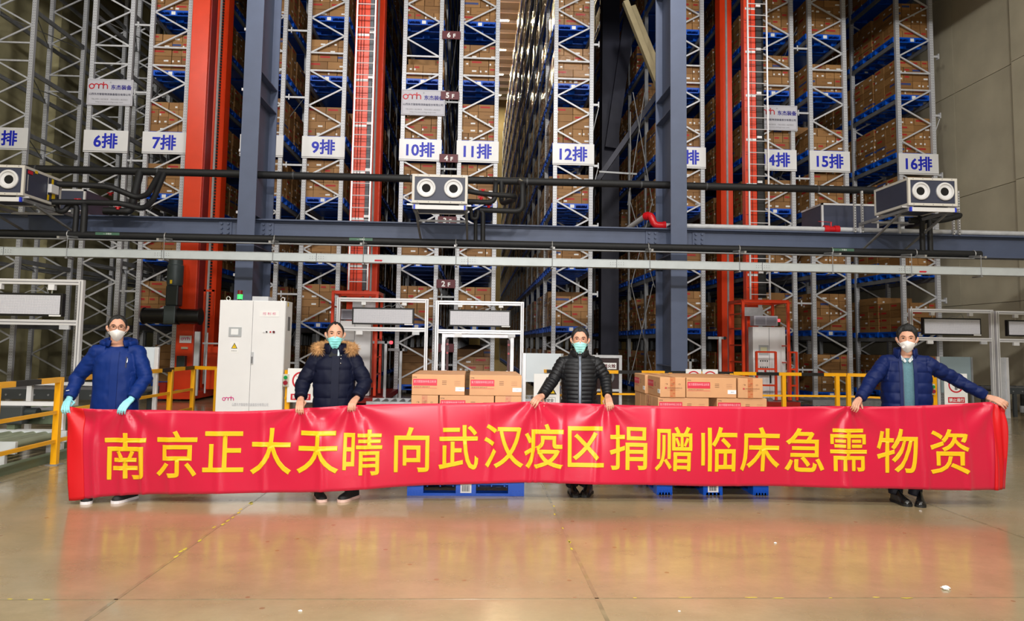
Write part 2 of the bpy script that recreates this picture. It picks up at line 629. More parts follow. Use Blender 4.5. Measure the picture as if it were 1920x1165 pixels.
t = thing('steel_beam', 'long blue-grey steel beam crossing the hall under the air units', 'beam', (0, 14.82, 3.46), None, 'structure')
for a, b in ((XL, -4.53), (-4.49, 4.05), (4.09, XR - 0.1)):
    m = MB().box(a, b, 14.80, 14.83, 3.48, 3.9)
    m.build('web', BLUEGREY, t)
    MB().box(a, b, 14.66, 14.97, 3.90, 3.925).build('top_flange', BLUEGREY, t)
    MB().box(a, b, 14.66, 14.97, 3.455, 3.48).build('bottom_flange', BLUEGREY, t)
bolt, _ = MB().cyl((0, 0, 0), (0, -0.035, 0), 0.024, 6).mesh('bolt', BLUEGREY, origin=(0, 0, 0))
for bx in (-5.05, -4.22, 3.62, 4.6):
    MB().box(bx - 0.13, bx + 0.13, 14.775, 14.80, 3.5, 3.88).build('splice_plate', BLUEGREY, t)
    for i in (-1, 1):
        for j in range(4):
            inst(bolt, 'bolt', (bx + i * 0.065, 14.775, 3.55 + j * 0.092), t)

# dark building column and braces between rows 12 and 13
t = thing('brace_frame', 'dark navy steel column with slanting braces between racks twelve and thirteen', 'steel frame', (4.5, 23.0, 0), None, 'structure')
MB().box(4.24, 4.84, 24.4, 24.9, 0, ROOF_Z).build('column_shaft', NAVYSTEEL, t)
MB().bar((5.22, 24.2, 13.4), (4.5, 24.2, 8.2), 0.4, 0.2).build('brace', NAVYSTEEL, t)
MB().bar((4.28, 20.75, 11.7), (5.28, 20.75, 9.15), 0.2, 0.16).build('brace', CREAMSTEEL, t)
MB().bar((4.5, 20.8, 11.6), (5.4, 20.8, 9.4), 0.05, 0.2).build('brace_flange', CREAMSTEEL, t)
MB().bar((5.3, 21.0, 9.0), (3.5, 21.2, 6.3), 0.2, 0.14).build('brace', NAVYSTEEL, t)
MB().bar((3.5, 20.6, 6.5), (4.6, 20.6, 6.46), 0.05, 0.05).build('crossbar', GALV_DARK, t)
for (a, b) in (((4.55, 20.9, 9.0), (5.15, 20.9, 5.6)), ((4.9, 20.9, 9.0), (4.4, 20.9, 5.6)), ((4.45, 20.9, 5.8), (5.2, 20.9, 3.2)), ((5.15, 20.9, 5.8), (4.5, 20.9, 3.2)), ((4.5, 20.9, 3.3), (5.2, 20.9, 0.4)), ((5.15, 20.9, 3.3), (4.45, 20.9, 0.4)), ((4.35, 20.3, 8.2), (4.32, 20.3, 3.0))):
    MB().cyl(a, b, 0.014, 6).build('tie_rod', GALV_DARK, t)

# ------------------------------------------------------------------ insulated pipes, cable tray, fire pipe
for a, b, lab in ((-9.6, -4.53, 'black insulated header pipe ending at the column behind the white cabinet'),
                  (-4.49, 4.03, 'long black insulated header pipe behind the middle air unit, between the columns'),
                  (4.1, 8.5, 'black insulated header pipe from the column to the air unit under sign sixteen')):
    t = thing('insulated_pipe', lab, 'pipe', ((a + b) / 2, 14.93, 4.8), 'upper insulated pipes')
    MB().cyl((a, 14.93, 4.875), (b, 14.93, 4.885), 0.078, 16).build('pipe_run', RUBBER, t, smooth='auto')
    for q in np.arange(a + 0.7, b - 0.3, 2.4):
        MB().cyl((q, 14.93, 4.878), (q + 0.03, 14.93, 4.878), 0.082, 16).build('strap', M('foil_strap', (70, 72, 76), 0.4), t)
t = thing('drain_pipe', 'long black insulated pipe on brackets along the bottom of the beam', 'pipe', (0, 13.95, 3.3))
MB().cyl((XL, 13.95, 3.425), (10.05, 13.95, 3.425), 0.068, 16).build('pipe_run', RUBBER, t, smooth='auto')
MB().box(XL, 9.9, 13.90, 14.0, 3.325, 3.345).build('support_rail', GALV_DARK, t)
for q in (-7.64, -5.86, -3.83, -2.15, -0.4, 1.46, 3.34, 5.14, 7.0, 8.7, 9.9):
    m = MB().tube([(q, 13.95 + 0.074 * math.cos(a), 3.425 + 0.074 * math.sin(a)) for a in np.linspace(0, 6.28, 17)[:-1]], 0.008, 6, closed=True)
    m.bar((q, 13.6, 3.325), (q, 14.68, 3.46), 0.04, 0.04)
    m.build('pipe_clamp', M('clamp_steel', (190, 190, 190), 0.4, 0.5), t)
GREENTAG = M('green_flow_tag', (70, 110, 90), 0.5)
for q in (-2.2, 7.2, -6.9):
    tg = MB().box(q - 0.22, q + 0.22, 13.876, 13.88, 3.42, 3.47).build('flow_tag', GREENTAG, t)
    put_text('— 冷凝水', (q, 13.875, 3.445), 0.034, LABELW, tg)

TRAY = M('zinc_tray', (204, 212, 216), 0.38, 0.15, 0.05, 6)
t = thing('cable_tray', 'long pale metal cable tray hung on rods right across the hall', 'cable tray', (0, 13.65, 2.98))
for i in range(10):
    a = XL + i * 2.81
    b = min(a + 2.8, XR - 0.1)
    m = MB().box(a, b, 13.60, 13.604, 2.975, 3.12).box(a, b, 13.604, 13.80, 2.975, 2.979).box(a, b, 13.796, 13.8, 2.979, 3.12).box(a, b, 13.59, 13.81, 3.12, 3.126)
    m.build('tray_section', TRAY, t)
    if i:
        m = MB()
        for k in range(6):
            for j in range(2):
                m.cyl((a - 0.12 + k * 0.045 + (0.02 if k > 2 else 0), 13.596, 3.03 + j * 0.04), (a - 0.12 + k * 0.045 + (0.02 if k > 2 else 0), 13.6005, 3.03 + j * 0.04), 0.007, 6)
        m.build('joint_bolts', GALV_DARK, t)
for q in (-10.2, -7.46, -5.73, -3.76, -2.1, -0.38, 1.43, 3.29, 5.02, 6.84, 8.4, 9.79, 12.0):
    MB().cyl((q, 13.585, 2.93), (q, 13.585, 3.36), 0.006, 6).build('hanger_rod', GALV_DARK, t)
    MB().box(q - 0.02, q + 0.02, 13.57, 13.83, 2.935, 2.955).build('hanger_foot', GALV_DARK, t)
    MB().bar((q, 13.585, 3.34), (q, 14.7, 3.45), 0.03, 0.03).build('hanger_arm', GALV_DARK, t)
for q in (-1.83, 8.62):
    MB().box(q - 0.06, q + 0.06, 13.594, 13.5985, 3.0, 3.03).build('red_sticker', REDINK, t)
    MB().add([(q + 0.06, 13.596, 2.995), (q + 0.09, 13.596, 3.015), (q + 0.06, 13.596, 3.035)], [(0, 1, 2)]).build('red_sticker', REDINK, t)

t = thing('fire_pipe', 'galvanised fire water pipe with red couplings lying on the beam', 'pipe', (8, 14.74, 3.93))
MB().cyl((3.84, 14.74, 3.99), (4.04, 14.74, 3.99), 0.052, 16).build('pipe_run', GALV, t, smooth='auto')
MB().cyl((4.09, 14.74, 3.99), (7.25, 14.74, 3.99), 0.052, 16).build('pipe_run', GALV, t, smooth='auto')
MB().cyl((7.55, 14.74, 3.99), (XR - 0.13, 14.74, 3.99), 0.052, 16).build('pipe_run', GALV, t, smooth='auto')
m = MB()
m.cyl((7.24, 14.74, 3.99), (7.34, 14.74, 3.99), 0.085, 14).cyl((7.34, 14.74, 3.99), (7.46, 14.74, 3.99), 0.062, 14).cyl((7.46, 14.74, 3.99), (7.56, 14.74, 3.99), 0.085, 14)
v = m.build('valve', REDPLASTIC, t, smooth='auto')
MB().cyl((7.4, 14.74, 4.05), (7.4, 14.74, 4.14), 0.015, 8).bar((7.42, 14.74, 4.14), (7.12, 14.72, 4.15), 0.02, 0.008).build('lever', REDPLASTIC, v)
MB().tube([(3.86, 14.74, 3.99), (3.66, 14.74, 3.99), (3.60, 14.76, 4.2), (3.5, 14.9, 4.2)], 0.075, 12, bend=0.1).cyl((3.84, 14.74, 3.99), (3.89, 14.74, 3.99), 0.088, 14).cyl((3.56, 14.82, 4.2), (3.52, 14.87, 4.2), 0.088, 14).build('elbow', REDPLASTIC, t, smooth='auto')
MB().cyl((3.5, 14.9, 4.2), (3.2, 16.4, 3.99), 0.052, 14).build('pipe_run', GALV, t, smooth='auto')

# ------------------------------------------------------------------ pallet racks
def carton_material(name, film=False):
    m = M(name, (176, 128, 78), 0.62)
    nt, b = nodes_of(m)
    geo = nt.nodes.new('ShaderNodeNewGeometry')
    oi = nt.nodes.new('ShaderNodeObjectInfo')
    rnd = math_node(nt, 'FRACT', math_node(nt, 'ADD', geo.outputs['Random Per Island'], oi.outputs['Random']))
    r2_ = math_node(nt, 'FRACT', math_node(nt, 'MULTIPLY', rnd, 7.31))
    r3_ = math_node(nt, 'FRACT', math_node(nt, 'MULTIPLY', rnd, 23.7))
    uv = nt.nodes.new('ShaderNodeUVMap')
    sx = nt.nodes.new('ShaderNodeSeparateXYZ')
    nt.links.new(uv.outputs[0], sx.inputs[0])
    U, V = sx.outputs[0], sx.outputs[1]

    def rect(a, b_, c, d):
        x = math_node(nt, 'MULTIPLY', math_node(nt, 'GREATER_THAN', U, a), math_node(nt, 'LESS_THAN', U, b_))
        y = math_node(nt, 'MULTIPLY', math_node(nt, 'GREATER_THAN', V, c), math_node(nt, 'LESS_THAN', V, d))
        return math_node(nt, 'MULTIPLY', x, y)
    base = mixc(nt, rnd, srgb((134, 94, 50)), srgb((166, 122, 72)))
    red = math_node(nt, 'MULTIPLY', rect(0.10, 0.62, 0.50, 0.76), math_node(nt, 'LESS_THAN', r2_, 0.42))
    base = mixc(nt, red, base, srgb((176, 38, 34)))
    blu = math_node(nt, 'MULTIPLY', rect(0.0, 0.9, 0.42, 0.72), math_node(nt, 'GREATER_THAN', r3_, 0.94))
    base = mixc(nt, blu, base, srgb((52, 74, 132)))
    stk = math_node(nt, 'MULTIPLY', rect(0.62, 0.86, 0.26, 0.48), math_node(nt, 'GREATER_THAN', r2_, 0.55))
    base = mixc(nt, stk, base, srgb((236, 236, 236)))
    stk2 = math_node(nt, 'MULTIPLY', rect(0.05, 0.22, 0.2, 0.46), math_node(nt, 'LESS_THAN', r3_, 0.25))
    base = mixc(nt, stk2, base, srgb((232, 232, 232)))
    lid = math_node(nt, 'MULTIPLY', rect(0.3, 0.7, 0.44, 0.54), math_node(nt, 'GREATER_THAN', r3_, 0.6))
    base = mixc(nt, math_node(nt, 'MULTIPLY', lid, 0.45), base, srgb((90, 62, 36)))
    nt.links.new(base, b.inputs['Base Color'])
    if film:
        b.inputs['Coat Weight'].default_value = 1.0
        b.inputs['Coat Roughness'].default_value = 0.12
        tc = nt.nodes.new('ShaderNodeTexCoord')
        n = nt.nodes.new('ShaderNodeTexNoise')
        n.inputs['Scale'].default_value = 13
        n.inputs['Detail'].default_value = 5
        nt.links.new(tc.outputs['Object'], n.inputs['Vector'])
        bp = nt.nodes.new('ShaderNodeBump')
        bp.inputs['Strength'].default_value = 0.8
        bp.inputs['Distance'].default_value = 0.05
        nt.links.new(n.outputs['Fac'], bp.inputs['Height'])
        nt.links.new(bp.outputs[0], b.inputs['Coat Normal'])
    return m


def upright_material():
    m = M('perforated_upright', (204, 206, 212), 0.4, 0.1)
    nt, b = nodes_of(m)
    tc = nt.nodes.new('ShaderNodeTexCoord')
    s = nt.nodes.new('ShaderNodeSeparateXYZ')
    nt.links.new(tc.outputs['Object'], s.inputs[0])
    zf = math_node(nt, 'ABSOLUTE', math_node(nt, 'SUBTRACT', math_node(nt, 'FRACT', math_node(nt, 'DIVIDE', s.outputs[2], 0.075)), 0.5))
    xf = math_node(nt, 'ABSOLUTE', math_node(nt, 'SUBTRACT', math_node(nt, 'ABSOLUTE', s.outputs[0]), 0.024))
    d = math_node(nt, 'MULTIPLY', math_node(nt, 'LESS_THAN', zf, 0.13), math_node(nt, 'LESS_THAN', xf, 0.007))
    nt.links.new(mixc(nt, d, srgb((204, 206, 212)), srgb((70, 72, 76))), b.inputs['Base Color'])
    return m


CARTON = carton_material('printed_carton')
CARTON_FILM = carton_material('film_wrapped_carton', True)
UPM = upright_material()
RY, BAY, LV0, LVS = 19.9, 2.5, 0.21, 1.717
ROWS = {5: -12.7, 6: -10.07, 7: -8.52, 8: -5.92, 9: -4.25, 10: -1.60, 11: -0.02, 12: 2.65, 13: 5.82, 14: 8.43, 15: 9.98, 16: 12.58}
ORD = ['bottom', 'second', 'third', 'fourth', 'fifth', 'sixth', 'seventh', 'eighth']

# upright: a folded C section with lips, 20 m tall
m = MB()
m.box(-0.055, 0.055, 0, 0.008, 0, 20).box(-0.055, -0.047, 0.008, 0.10, 0, 20).box(0.047, 0.055, 0.008, 0.10, 0, 20).box(-0.047, -0.03, 0.092, 0.10, 0, 20).box(0.03, 0.047, 0.092, 0.10, 0, 20)
UP_ME, _ = m.mesh('upright', UPM, origin=(0, 0, 0))
FOOT_ME, _ = MB().box(-0.09, 0.09, -0.03, 0.13, 0, 0.012).mesh('foot_plate', GALV, origin=(0, 0, 0))
DA_ME, _ = MB().bar((-0.46, 0, 0), (0.46, 0, 0.5), 0.03, 0.043).mesh('diagonal_brace', GALV, origin=(0, 0, 0))
DB_ME, _ = MB().bar((-0.46, 0, 0.5), (0.46, 0, 0), 0.03, 0.043).mesh('diagonal_brace', GALV, origin=(0, 0, 0))
HB_ME, _ = MB().box(-0.46, 0.46, -0.02, 0.02, -0.022, 0.022).mesh('horizontal_brace', GALV, origin=(0, 0, 0))
BEAM_ME, _ = MB().box(-0.025, 0.025, 0.1, BAY, -0.12, 0).box(-0.03, 0.03, 0.1, 0.13, -0.16, 0.04).mesh('load_beam', GALV_DARK, origin=(0, 0, 0))

Z_H = (8.985, 9.49)


def brace_list(n, ztop):
    """zigzag: (z of lower node, kind) for a frame of row n, horizontals at Z_H"""
    out = []
    odd = n % 2 == 1
    z, k = Z_H[0], 0
    while z - 0.5 > 0.15:
        # first diagonal below: odd rows start at the left node, even rows at the right node
        down_right = odd if k % 2 == 0 else not odd
        out.append((z - 0.5, DB_ME if down_right else DA_ME))
        z -= 0.5
        k += 1
    z, k = Z_H[1], 0
    while z + 0.5 < ztop:
        up_right = odd if k % 2 == 0 else not odd
        out.append((z, DA_ME if up_right else DB_ME))
        z += 0.5
        k += 1
    return out


RACK = {}
hidden_no = {8: 'steel pallet rack half hidden by the column behind the control cabinet', 13: 'steel pallet rack just past the column behind the pair of no-entry signs'}
for n, x in ROWS.items():
    lab = hidden_no.get(n, 'tall galvanised steel pallet rack behind the sign reading %s' % NUM[n])
    if n in (5, 6):
        lab = 'tall empty galvanised steel pallet rack behind the sign reading %s' % NUM[n]
    t = thing('pallet_rack', lab, 'rack', (x, RY, 0), 'numbered rows of pallet racking')
    RACK[n] = t
    nsolo = 4 if n in (5, 6) else (2 if n in (7, 12, 15, 16) else 1)
    nb = 18
    far = MB()
    for k in range(nb):
        y = RY + BAY * k
        ztop = 12.4
        if k < nsolo:
            for s in (-1, 1):
                inst(UP_ME, 'upright', (x + s * 0.505, y, 0), t)
                inst(FOOT_ME, 'foot_plate', (x + s * 0.505, y, 0), t)
            for z, me in brace_list(n, ztop):
                inst(me, 'diagonal_brace', (x, y + 0.05, z), t)
            for z in Z_H:
                inst(HB_ME, 'horizontal_brace', (x, y + 0.05, z), t)
        else:
            for s in (-1, 1):
                a = x + s * 0.505
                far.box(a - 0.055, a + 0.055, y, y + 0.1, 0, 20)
            if n in (5, 6) and k < 9:
                for z, me in brace_list(n, 16):
                    p, q = ((-0.46, 0), (0.46, 0.5)) if me is DA_ME else ((-0.46, 0.5), (0.46, 0))
                    far.bar((x + p[0], y + 0.05, z + p[1]), (x + q[0], y + 0.05, z + q[1]), 0.03, 0.05)
    for k in range(nb - 1):
        y = RY + BAY * k
        for lv in range(0, 12):
            zb = LV0 - 0.078 + LVS * lv
            if lv == 0:
                continue
            for s in (-1, 1):
                if k < 2 and lv < 7:
                    inst(BEAM_ME, 'load_beam', (x + s * 0.53, y, zb), t)
                else:
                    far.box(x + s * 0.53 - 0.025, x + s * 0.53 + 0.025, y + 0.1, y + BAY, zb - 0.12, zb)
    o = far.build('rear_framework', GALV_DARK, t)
    o['kind'] = 'stuff'

# spacers that tie back-to-back rows together
for a, b in ((6, 7), (8, 9), (14, 15), (10, 11)):
    for z in (10.1, 8.2, 6.3, 4.55, 2.75, 0.9):
        MB().box(ROWS[a] + 0.57, ROWS[b] - 0.57, RY + 0.02, RY + 0.06, z - 0.025, z + 0.025).box(ROWS[a] + 0.66, ROWS[a] + 0.69, RY, RY + 0.02, z - 0.08, z + 0.08).build('row_spacer', GALV if a != 10 else GALV_DARK, RACK[a])
    m = MB()
    for z in (1.0, 4.4, 7.8):
        m.cyl((ROWS[a] + 0.6, RY + 0.5, z), (ROWS[b] - 0.6, RY + 2.0, z + 1.7), 0.012, 5).cyl((ROWS[a] + 0.7, RY + 2.2, z + 1.7), (ROWS[b] - 0.6, RY + 0.6, z + 3.2), 0.012, 5)
    m.build('tie_rods', GALV_DARK, RACK[a])['kind'] = 'stuff'
for n in (12, 16):
    for z in (10.0, 8.25, 6.5, 4.8, 2.9, 1.2):
        MB().box(ROWS[n] + 0.56, ROWS[n] + 0.70, RY + 0.02, RY + 0.06, z - 0.03, z + 0.03).box(ROWS[n] + 0.69, ROWS[n] + 0.72, RY - 0.01, RY + 0.09, z - 0.08, z + 0.08).build('wall_tie', GALV, RACK[n])
    MB().cyl((ROWS[n] + 0.72, RY + 0.04, 8.2), (ROWS[n] + 0.56, RY + 0.3, 7.4), 0.012, 6).cyl((ROWS[n] + 0.72, RY + 0.04, 6.5), (ROWS[n] + 0.56, RY + 0.3, 5.7), 0.012, 6).build('tie_rod', GALV, RACK[n])
# long runs of shelf bracing seen through the empty racks 5 and 6
for n in (5, 6):
    m = MB()
    for k in range(0, 6):
        for lv in range(1, 7):
            y = RY + BAY * k
            z = LV0 + LVS * lv
            m.cyl((ROWS[n] - 0.5, y + 0.1, z - 0.2), (ROWS[n] + 0.5, y + BAY, z - 0.2), 0.014, 5).cyl((ROWS[n] + 0.5, y + 0.1, z - 0.2), (ROWS[n] - 0.5, y + BAY, z - 0.2), 0.014, 5)
    m.build('shelf_cross_rods', GALV_DARK, RACK[n])['kind'] = 'stuff'


# ------------------------------------------------------------------ blue plastic pallet (front towards -Y), origin at base centre
def pallet_mesh(along_x=True, w_=1.16, d_=1.1):
    m = MB()
    hx, hy = w_ / 2, d_ / 2
    m.box(-hx, hx, -hy, hy, 0.118, 0.155)
    m.box(-hx + 0.01, hx - 0.01, -hy + 0.01, hy - 0.01, 0.105, 0.118)
    for i in (-1, 0, 1):
        for j in (-1, 0, 1):
            wx = 0.16 if i else 0.2
            wy = 0.15 if j else 0.18
            cx, cy_ = i * (hx - 0.08), j * (hy - 0.075)
            m.box(cx - wx / 2, cx + wx / 2, cy_ - wy / 2, cy_ + wy / 2, 0.0, 0.118)
            # moulded vertical ribs on the outer face of each foot
            if j == -1:
                for k in range(5):
                    a = cx - wx / 2 + 0.012 + k * (wx - 0.03) / 4.3
                    m.box(a, a + 0.012, cy_ - wy / 2 - 0.005, cy_ - wy / 2, 0.004, 0.05)
    if along_x:
        for j in (-1, 0, 1):
            cy_ = j * (hy - 0.075)
            m.box(-hx, hx, cy_ - 0.07, cy_ + 0.07, 0.0, 0.025)
    else:
        for i in (-1, 0, 1):
            cx = i * (hx - 0.08)
            m.box(cx - 0.07, cx + 0.07, -hy, hy, 0.0, 0.025)
    for k in range(9):
        a = -hx + 0.07 + k * (w_ - 0.14) / 8
        m.box(a - 0.006, a + 0.006, -hy + 0.02, hy - 0.02, 0.085, 0.105)
    return m.mesh('deck', PALLET, origin=(0, 0, 0))[0]


PALLET_X = pallet_mesh(True)
PALLET_Y = pallet_mesh(False)
LAB_ME, _ = MB().box(-0.055, 0.055, -0.5565, -0.5555, 0.03, 0.125).mesh('barcode_label', LABELW, origin=(0, 0, 0))
m = MB()
for k in range(9):
    m.box(-0.038 + k * 0.0085, -0.038 + k * 0.0085 + (0.004 if k % 3 else 0.006), -0.5575, -0.5565, 0.045, 0.105)
CODE_ME, _ = m.mesh('barcode', INK, origin=(0, 0, 0))


def pallet(loc, label, group, me=None, code=False):
    o = inst(me or PALLET_X, 'plastic_pallet', loc)
    tag(o, label, 'pallet', group)
    l = inst(LAB_ME, 'barcode_label', loc, o)
    if code:
        inst(CODE_ME, 'barcode', loc, l)
    return o


# cartons: L shows its long side, S its short side, both .205 high
def carton_mesh(wx, dy):
    m = MB().box(-wx / 2, wx / 2, 0, dy, 0, 0.201)
    m.uv = True
    # UV runs with the front: use the face order of box(); sides read upright
    return m.mesh('carton', CARTON, origin=(0, 0, 0))[0]


CL_ME, CS_ME = carton_mesh(0.525, 0.268), carton_mesh(0.256, 0.53)
PAT = ['LL', 'SSL', 'LSS', 'SLS', 'SSSS']
LAYER = ['bottom', 'second', 'third', 'fourth', 'fifth', 'sixth']
TOP_LEVEL = 7
layers_at = {(10, 5): 2, (10, 4): 3, (7, 3): 4, (11, 2): 4, (13, 5): 3, (13, 4): 4, (15, 4): 3, (16, 4): 5, (12, 0): 0, (14, 0): 4, (11, 0): 4, (10, 0): 0, (9, 0): 0, (8, 0): 0, (7, 0): 0, (13, 0): 2, (12, 1): 4}
rr = random.Random(11)
solo = 0
for n in sorted(ROWS, key=lambda q: abs(q - 10.2)):
    if n in (5, 6):
        continue
    x = ROWS[n]
    left_seen = x > 0
    stuff = MB()
    stuff.uv = True
    core = MB()
    pals = MB()
    for lv in range(0, 12):
        zb = LV0 - 0.078 + LVS * lv
        for p in range(0, 34):
            if lv >= TOP_LEVEL + 1 and p < 4:
                continue
            if p > 9 and n not in (9, 10, 11, 12, 13):
                continue
            bay, half = divmod(p, 2)
            y0 = RY + 0.12 + BAY * bay + half * 1.18
            if y0 > 60:
                continue
            nl = layers_at.get((n, lv), 5 if rr.random() < 0.75 else 4) if p == 0 else (5 if rr.random() < 0.85 else rr.choice([0, 4]))
            if lv == 0 and p == 0 and nl == 0:
                continue
            zt = zb + 0.156
            # pallet
            if (p == 0 and lv <= 6) or (p in (1, 2, 3) and n in (16, 12) and lv <= 6):
                word = 'front' if p == 0 else ('second', 'third', 'fourth')[p - 1] + ' in'
                pallet((x, y0 + 0.55, zb), 'blue plastic pallet, %s on the %s level of rack %s' % (word, ORD[lv], NUM[n]), 'pallets stored in the racks', None)
            else:
                pals.box(x - 0.58, x + 0.58, y0, y0 + 1.1, zb + 0.105, zb + 0.155).box(x - 0.58, x + 0.58, y0, y0 + 1.1, zb, zb + 0.025)
                for i in (-1, 0, 1):
                    pals.box(x + i * 0.5 - 0.08, x + i * 0.5 + 0.08, y0 + 0.0, y0 + 0.15, zb + 0.025, zb + 0.105).box(x + i * 0.5 - 0.08, x + i * 0.5 + 0.08, y0 + 0.47, y0 + 0.63, zb + 0.025, zb + 0.105).box(x + i * 0.5 - 0.08, x + i * 0.5 + 0.08, y0 + 0.95, y0 + 1.1, zb + 0.025, zb + 0.105)
            if nl == 0:
                continue
            for l in range(nl):
                z = zt + l * 0.208 + 0.002
                ya = y0 + 0.02
                if p == 0:
                    pat = rr.choice(PAT)
                    cx = x - 0.535
                    for i, ch in enumerate(pat):
                        wd = 0.53 if ch == 'L' else 0.262
                        jx, jy = rr.uniform(-.003, .003), rr.uniform(0, .02)
                        if solo < 292 and n in (9, 10, 11, 12, 7) and 1 <= lv <= 6 and n != 8:
                            o = inst(CL_ME if ch == 'L' else CS_ME, 'carton', (cx + wd / 2 + jx, ya + jy, z))
                            if len(pat) == 2:
                                pos = ('left half', 'right half')[i]
                            else:
                                pos = 'left end' if i == 0 else ('right end' if i == len(pat) - 1 else ('middle' if len(pat) == 3 else ('second from left', 'third from left')[i - 1]))
                            tag(o, 'brown carton, %s of the %s layer, %s shelf level of rack %s' % (pos, LAYER[l], ORD[lv], NUM[n]), 'carton', 'cartons on the numbered racks')
                            solo += 1
                        else:
                            stuff.box(cx + jx + 0.003, cx + jx + wd - 0.003, ya + jy, ya + jy + (0.268 if ch == 'L' else 0.53), z, z + 0.201)
                        if ch == 'L':
                            core.box(cx + 0.01, cx + wd - 0.01, ya + 0.31, ya + 0.55, z, z + 0.205)
                        cx += wd + 0.0075
                    ys_ = ya + 0.56
                    core.box(x - 0.26, x + 0.26, ys_, ya + 1.05, z, z + 0.2)
                    for s in (-1, 1):
                        stuff.box(x + s * 0.4 - 0.132, x + s * 0.4 + 0.132, ys_, ys_ + 0.5, z, z + 0.205)
                else:
                    s = -1 if left_seen else 1
                    if rr.random() < 0.5:
                        cuts = [(0, 0.53), (0.54, 1.06)]
                    else:
                        cuts = [(0, 0.262), (0.27, 0.53), (0.54, 1.06)] if rr.random() < .5 else [(0, 0.53), (0.54, 0.79), (0.80, 1.06)]
                    for a, b in cuts:
                        e = rr.uniform(0, 0.025)
                        xa, xb = sorted((x + s * (0.545 - e), x + s * 0.29))
                        stuff.box(xa, xb, ya + a + 0.003, ya + b - 0.003, z, z + 0.201)
                    xa, xb = sorted((x + s * 0.28, x - s * 0.53))
                    core.box(xa, xb, ya + 0.02, ya + 1.04, z, z + 0.2)
    o = stuff.build('stored_cartons', CARTON_FILM if n in (11, 12) else CARTON)
    tag(o, 'brown cartons stacked on the shelves of rack %s' % NUM[n], 'cartons', None, 'stuff')
    c = core.build('inner_cartons', CARTON, o)
    c['kind'] = 'stuff'
    if pals.v:
        o = pals.build('stored_pallets', PALLET)
        tag(o, 'blue pallets under the cartons deeper inside rack %s' % NUM[n], 'pallets', None, 'stuff')

# ------------------------------------------------------------------ signs on the racks
for n, x in ROWS.items():
    z0, z1 = 6.49, 7.10
    lab = {8: 'white row sign mostly hidden by the column behind the control cabinet', 13: 'white row sign cut off by the column behind the no-entry signs',
           5: 'white row sign cut off at the edge of the hall beside sign six'}.get(n, 'white sign with blue lettering reading %s on its rack' % NUM[n])
    o = MB().box(x - 0.585, x + 0.585, RY - 0.035, RY - 0.005, z0, z1).build('row_sign', WHITE, bevel=0.006)
    tag(o, lab, 'sign', 'row number signs')
    MB().box(x - 0.585, x + 0.585, RY - 0.04, RY - 0.0355, z0 + 0.03, z0 + 0.042).build('bottom_seam', GREYINK, o)
    put_text('%d排' % n, (x, RY - 0.038, (z0 + z1) / 2 + 0.015), 0.42, BLUEINK, o, bold=0.028)
for n, x, zc in ((6, -10.03, 8.155), (10, -1.555, 8.14), (14, 8.45, 8.02)):
    x0, x1, z0, z1 = x - 0.605, x + 0.605, zc - 0.365, zc + 0.365
    y = RY - 0.04
    o = MB().box(x0, x1, y, y + 0.03, z0, z1).build('company_sign', M('silver_sign', (206, 206, 216), 0.65, 0, spec=0.2), bevel=0.006)
    tag(o, 'white company plate with red logo on the rack above sign %s' % NUM[n], 'sign', 'company plates on the racks')
    bm_ = MB()
    for a, b, c, d in ((x0 + .03, x1 - .03, z0 + .03, z0 + .036), (x0 + .03, x1 - .03, z1 - .036, z1 - .03), (x0 + .03, x0 + .036, z0 + .03, z1 - .03), (x1 - .036, x1 - .03, z0 + .03, z1 - .03)):
        bm_.box(a, b, y - 0.001, y, c, d)
    bm_.build('border', GREYINK, o)
    put_logo((x - 0.30, y - 0.003, zc + 0.16), 0.5, M('logo_red', (196, 18, 40), 0.5), o)
    put_text('®', (x + 0.01, y - 0.003, zc + 0.27), 0.045, GREYINK, o)
    put_text('东杰装备', (x + 0.30, y - 0.003, zc + 0.14), 0.14, M('indigo_ink', (32, 22, 140), 0.5), o, bold=0.03)
    put_text('山西东杰智能物流装备股份有限公司', (x, y - 0.003, zc - 0.06), 0.068, M('slate_ink', (60, 60, 84), 0.5), o, width=1.1, bold=0.02)
    put_text('TEL:0351-3633818    FAX:0351-3633521', (x, y - 0.003, zc - 0.2), 0.042, GREYINK, o, width=0.96)
    put_text('http://www.omhgroup.com', (x, y - 0.003, zc - 0.28), 0.045, GREYINK, o, width=0.72)
for lv, z in ((6, 10.085), (5, 8.355), (4, 6.58), (3, 4.84), (2, 3.1), (1, 1.36)):
    x = -0.815
    o = MB().box(x - 0.255, x + 0.255, RY - 0.075, RY - 0.055, z - 0.115, z + 0.115).build('level_sign', MAROON, bevel=0.004)
    tag(o, 'maroon level placard reading %s F between racks ten and eleven' % NUM[lv], 'sign', 'level placards')
    MB().box(x - 0.02, x + 0.02, RY - 0.055, RY + 0.02, z - 0.02, z + 0.02).build('bracket', GALV_DARK, o)
    put_text(str(lv), (x - 0.07, RY - 0.078, z), 0.155, LABELW, o, bold=0.03)
    put_text('F', (x + 0.085, RY - 0.078, z - 0.02), 0.115, LABELW, o, bold=0.035)

# ------------------------------------------------------------------ ceiling air units on brackets
SLOT = M('slotted_channel', (214, 214, 216), 0.4, 0.3)


def slotted_post(mb, x, y, z0, z1, dk):
    mb.box(x - 0.022, x + 0.022, y, y + 0.004, z0, z1).box(x - 0.022, x - 0.018, y, y + 0.04, z0, z1).box(x + 0.018, x + 0.022, y, y + 0.04, z0, z1)
    z = z0 + 0.03
    while z < z1 - 0.04:
        dk.box(x - 0.008, x + 0.008, y - 0.001, y, z, z + 0.03)
        z += 0.055


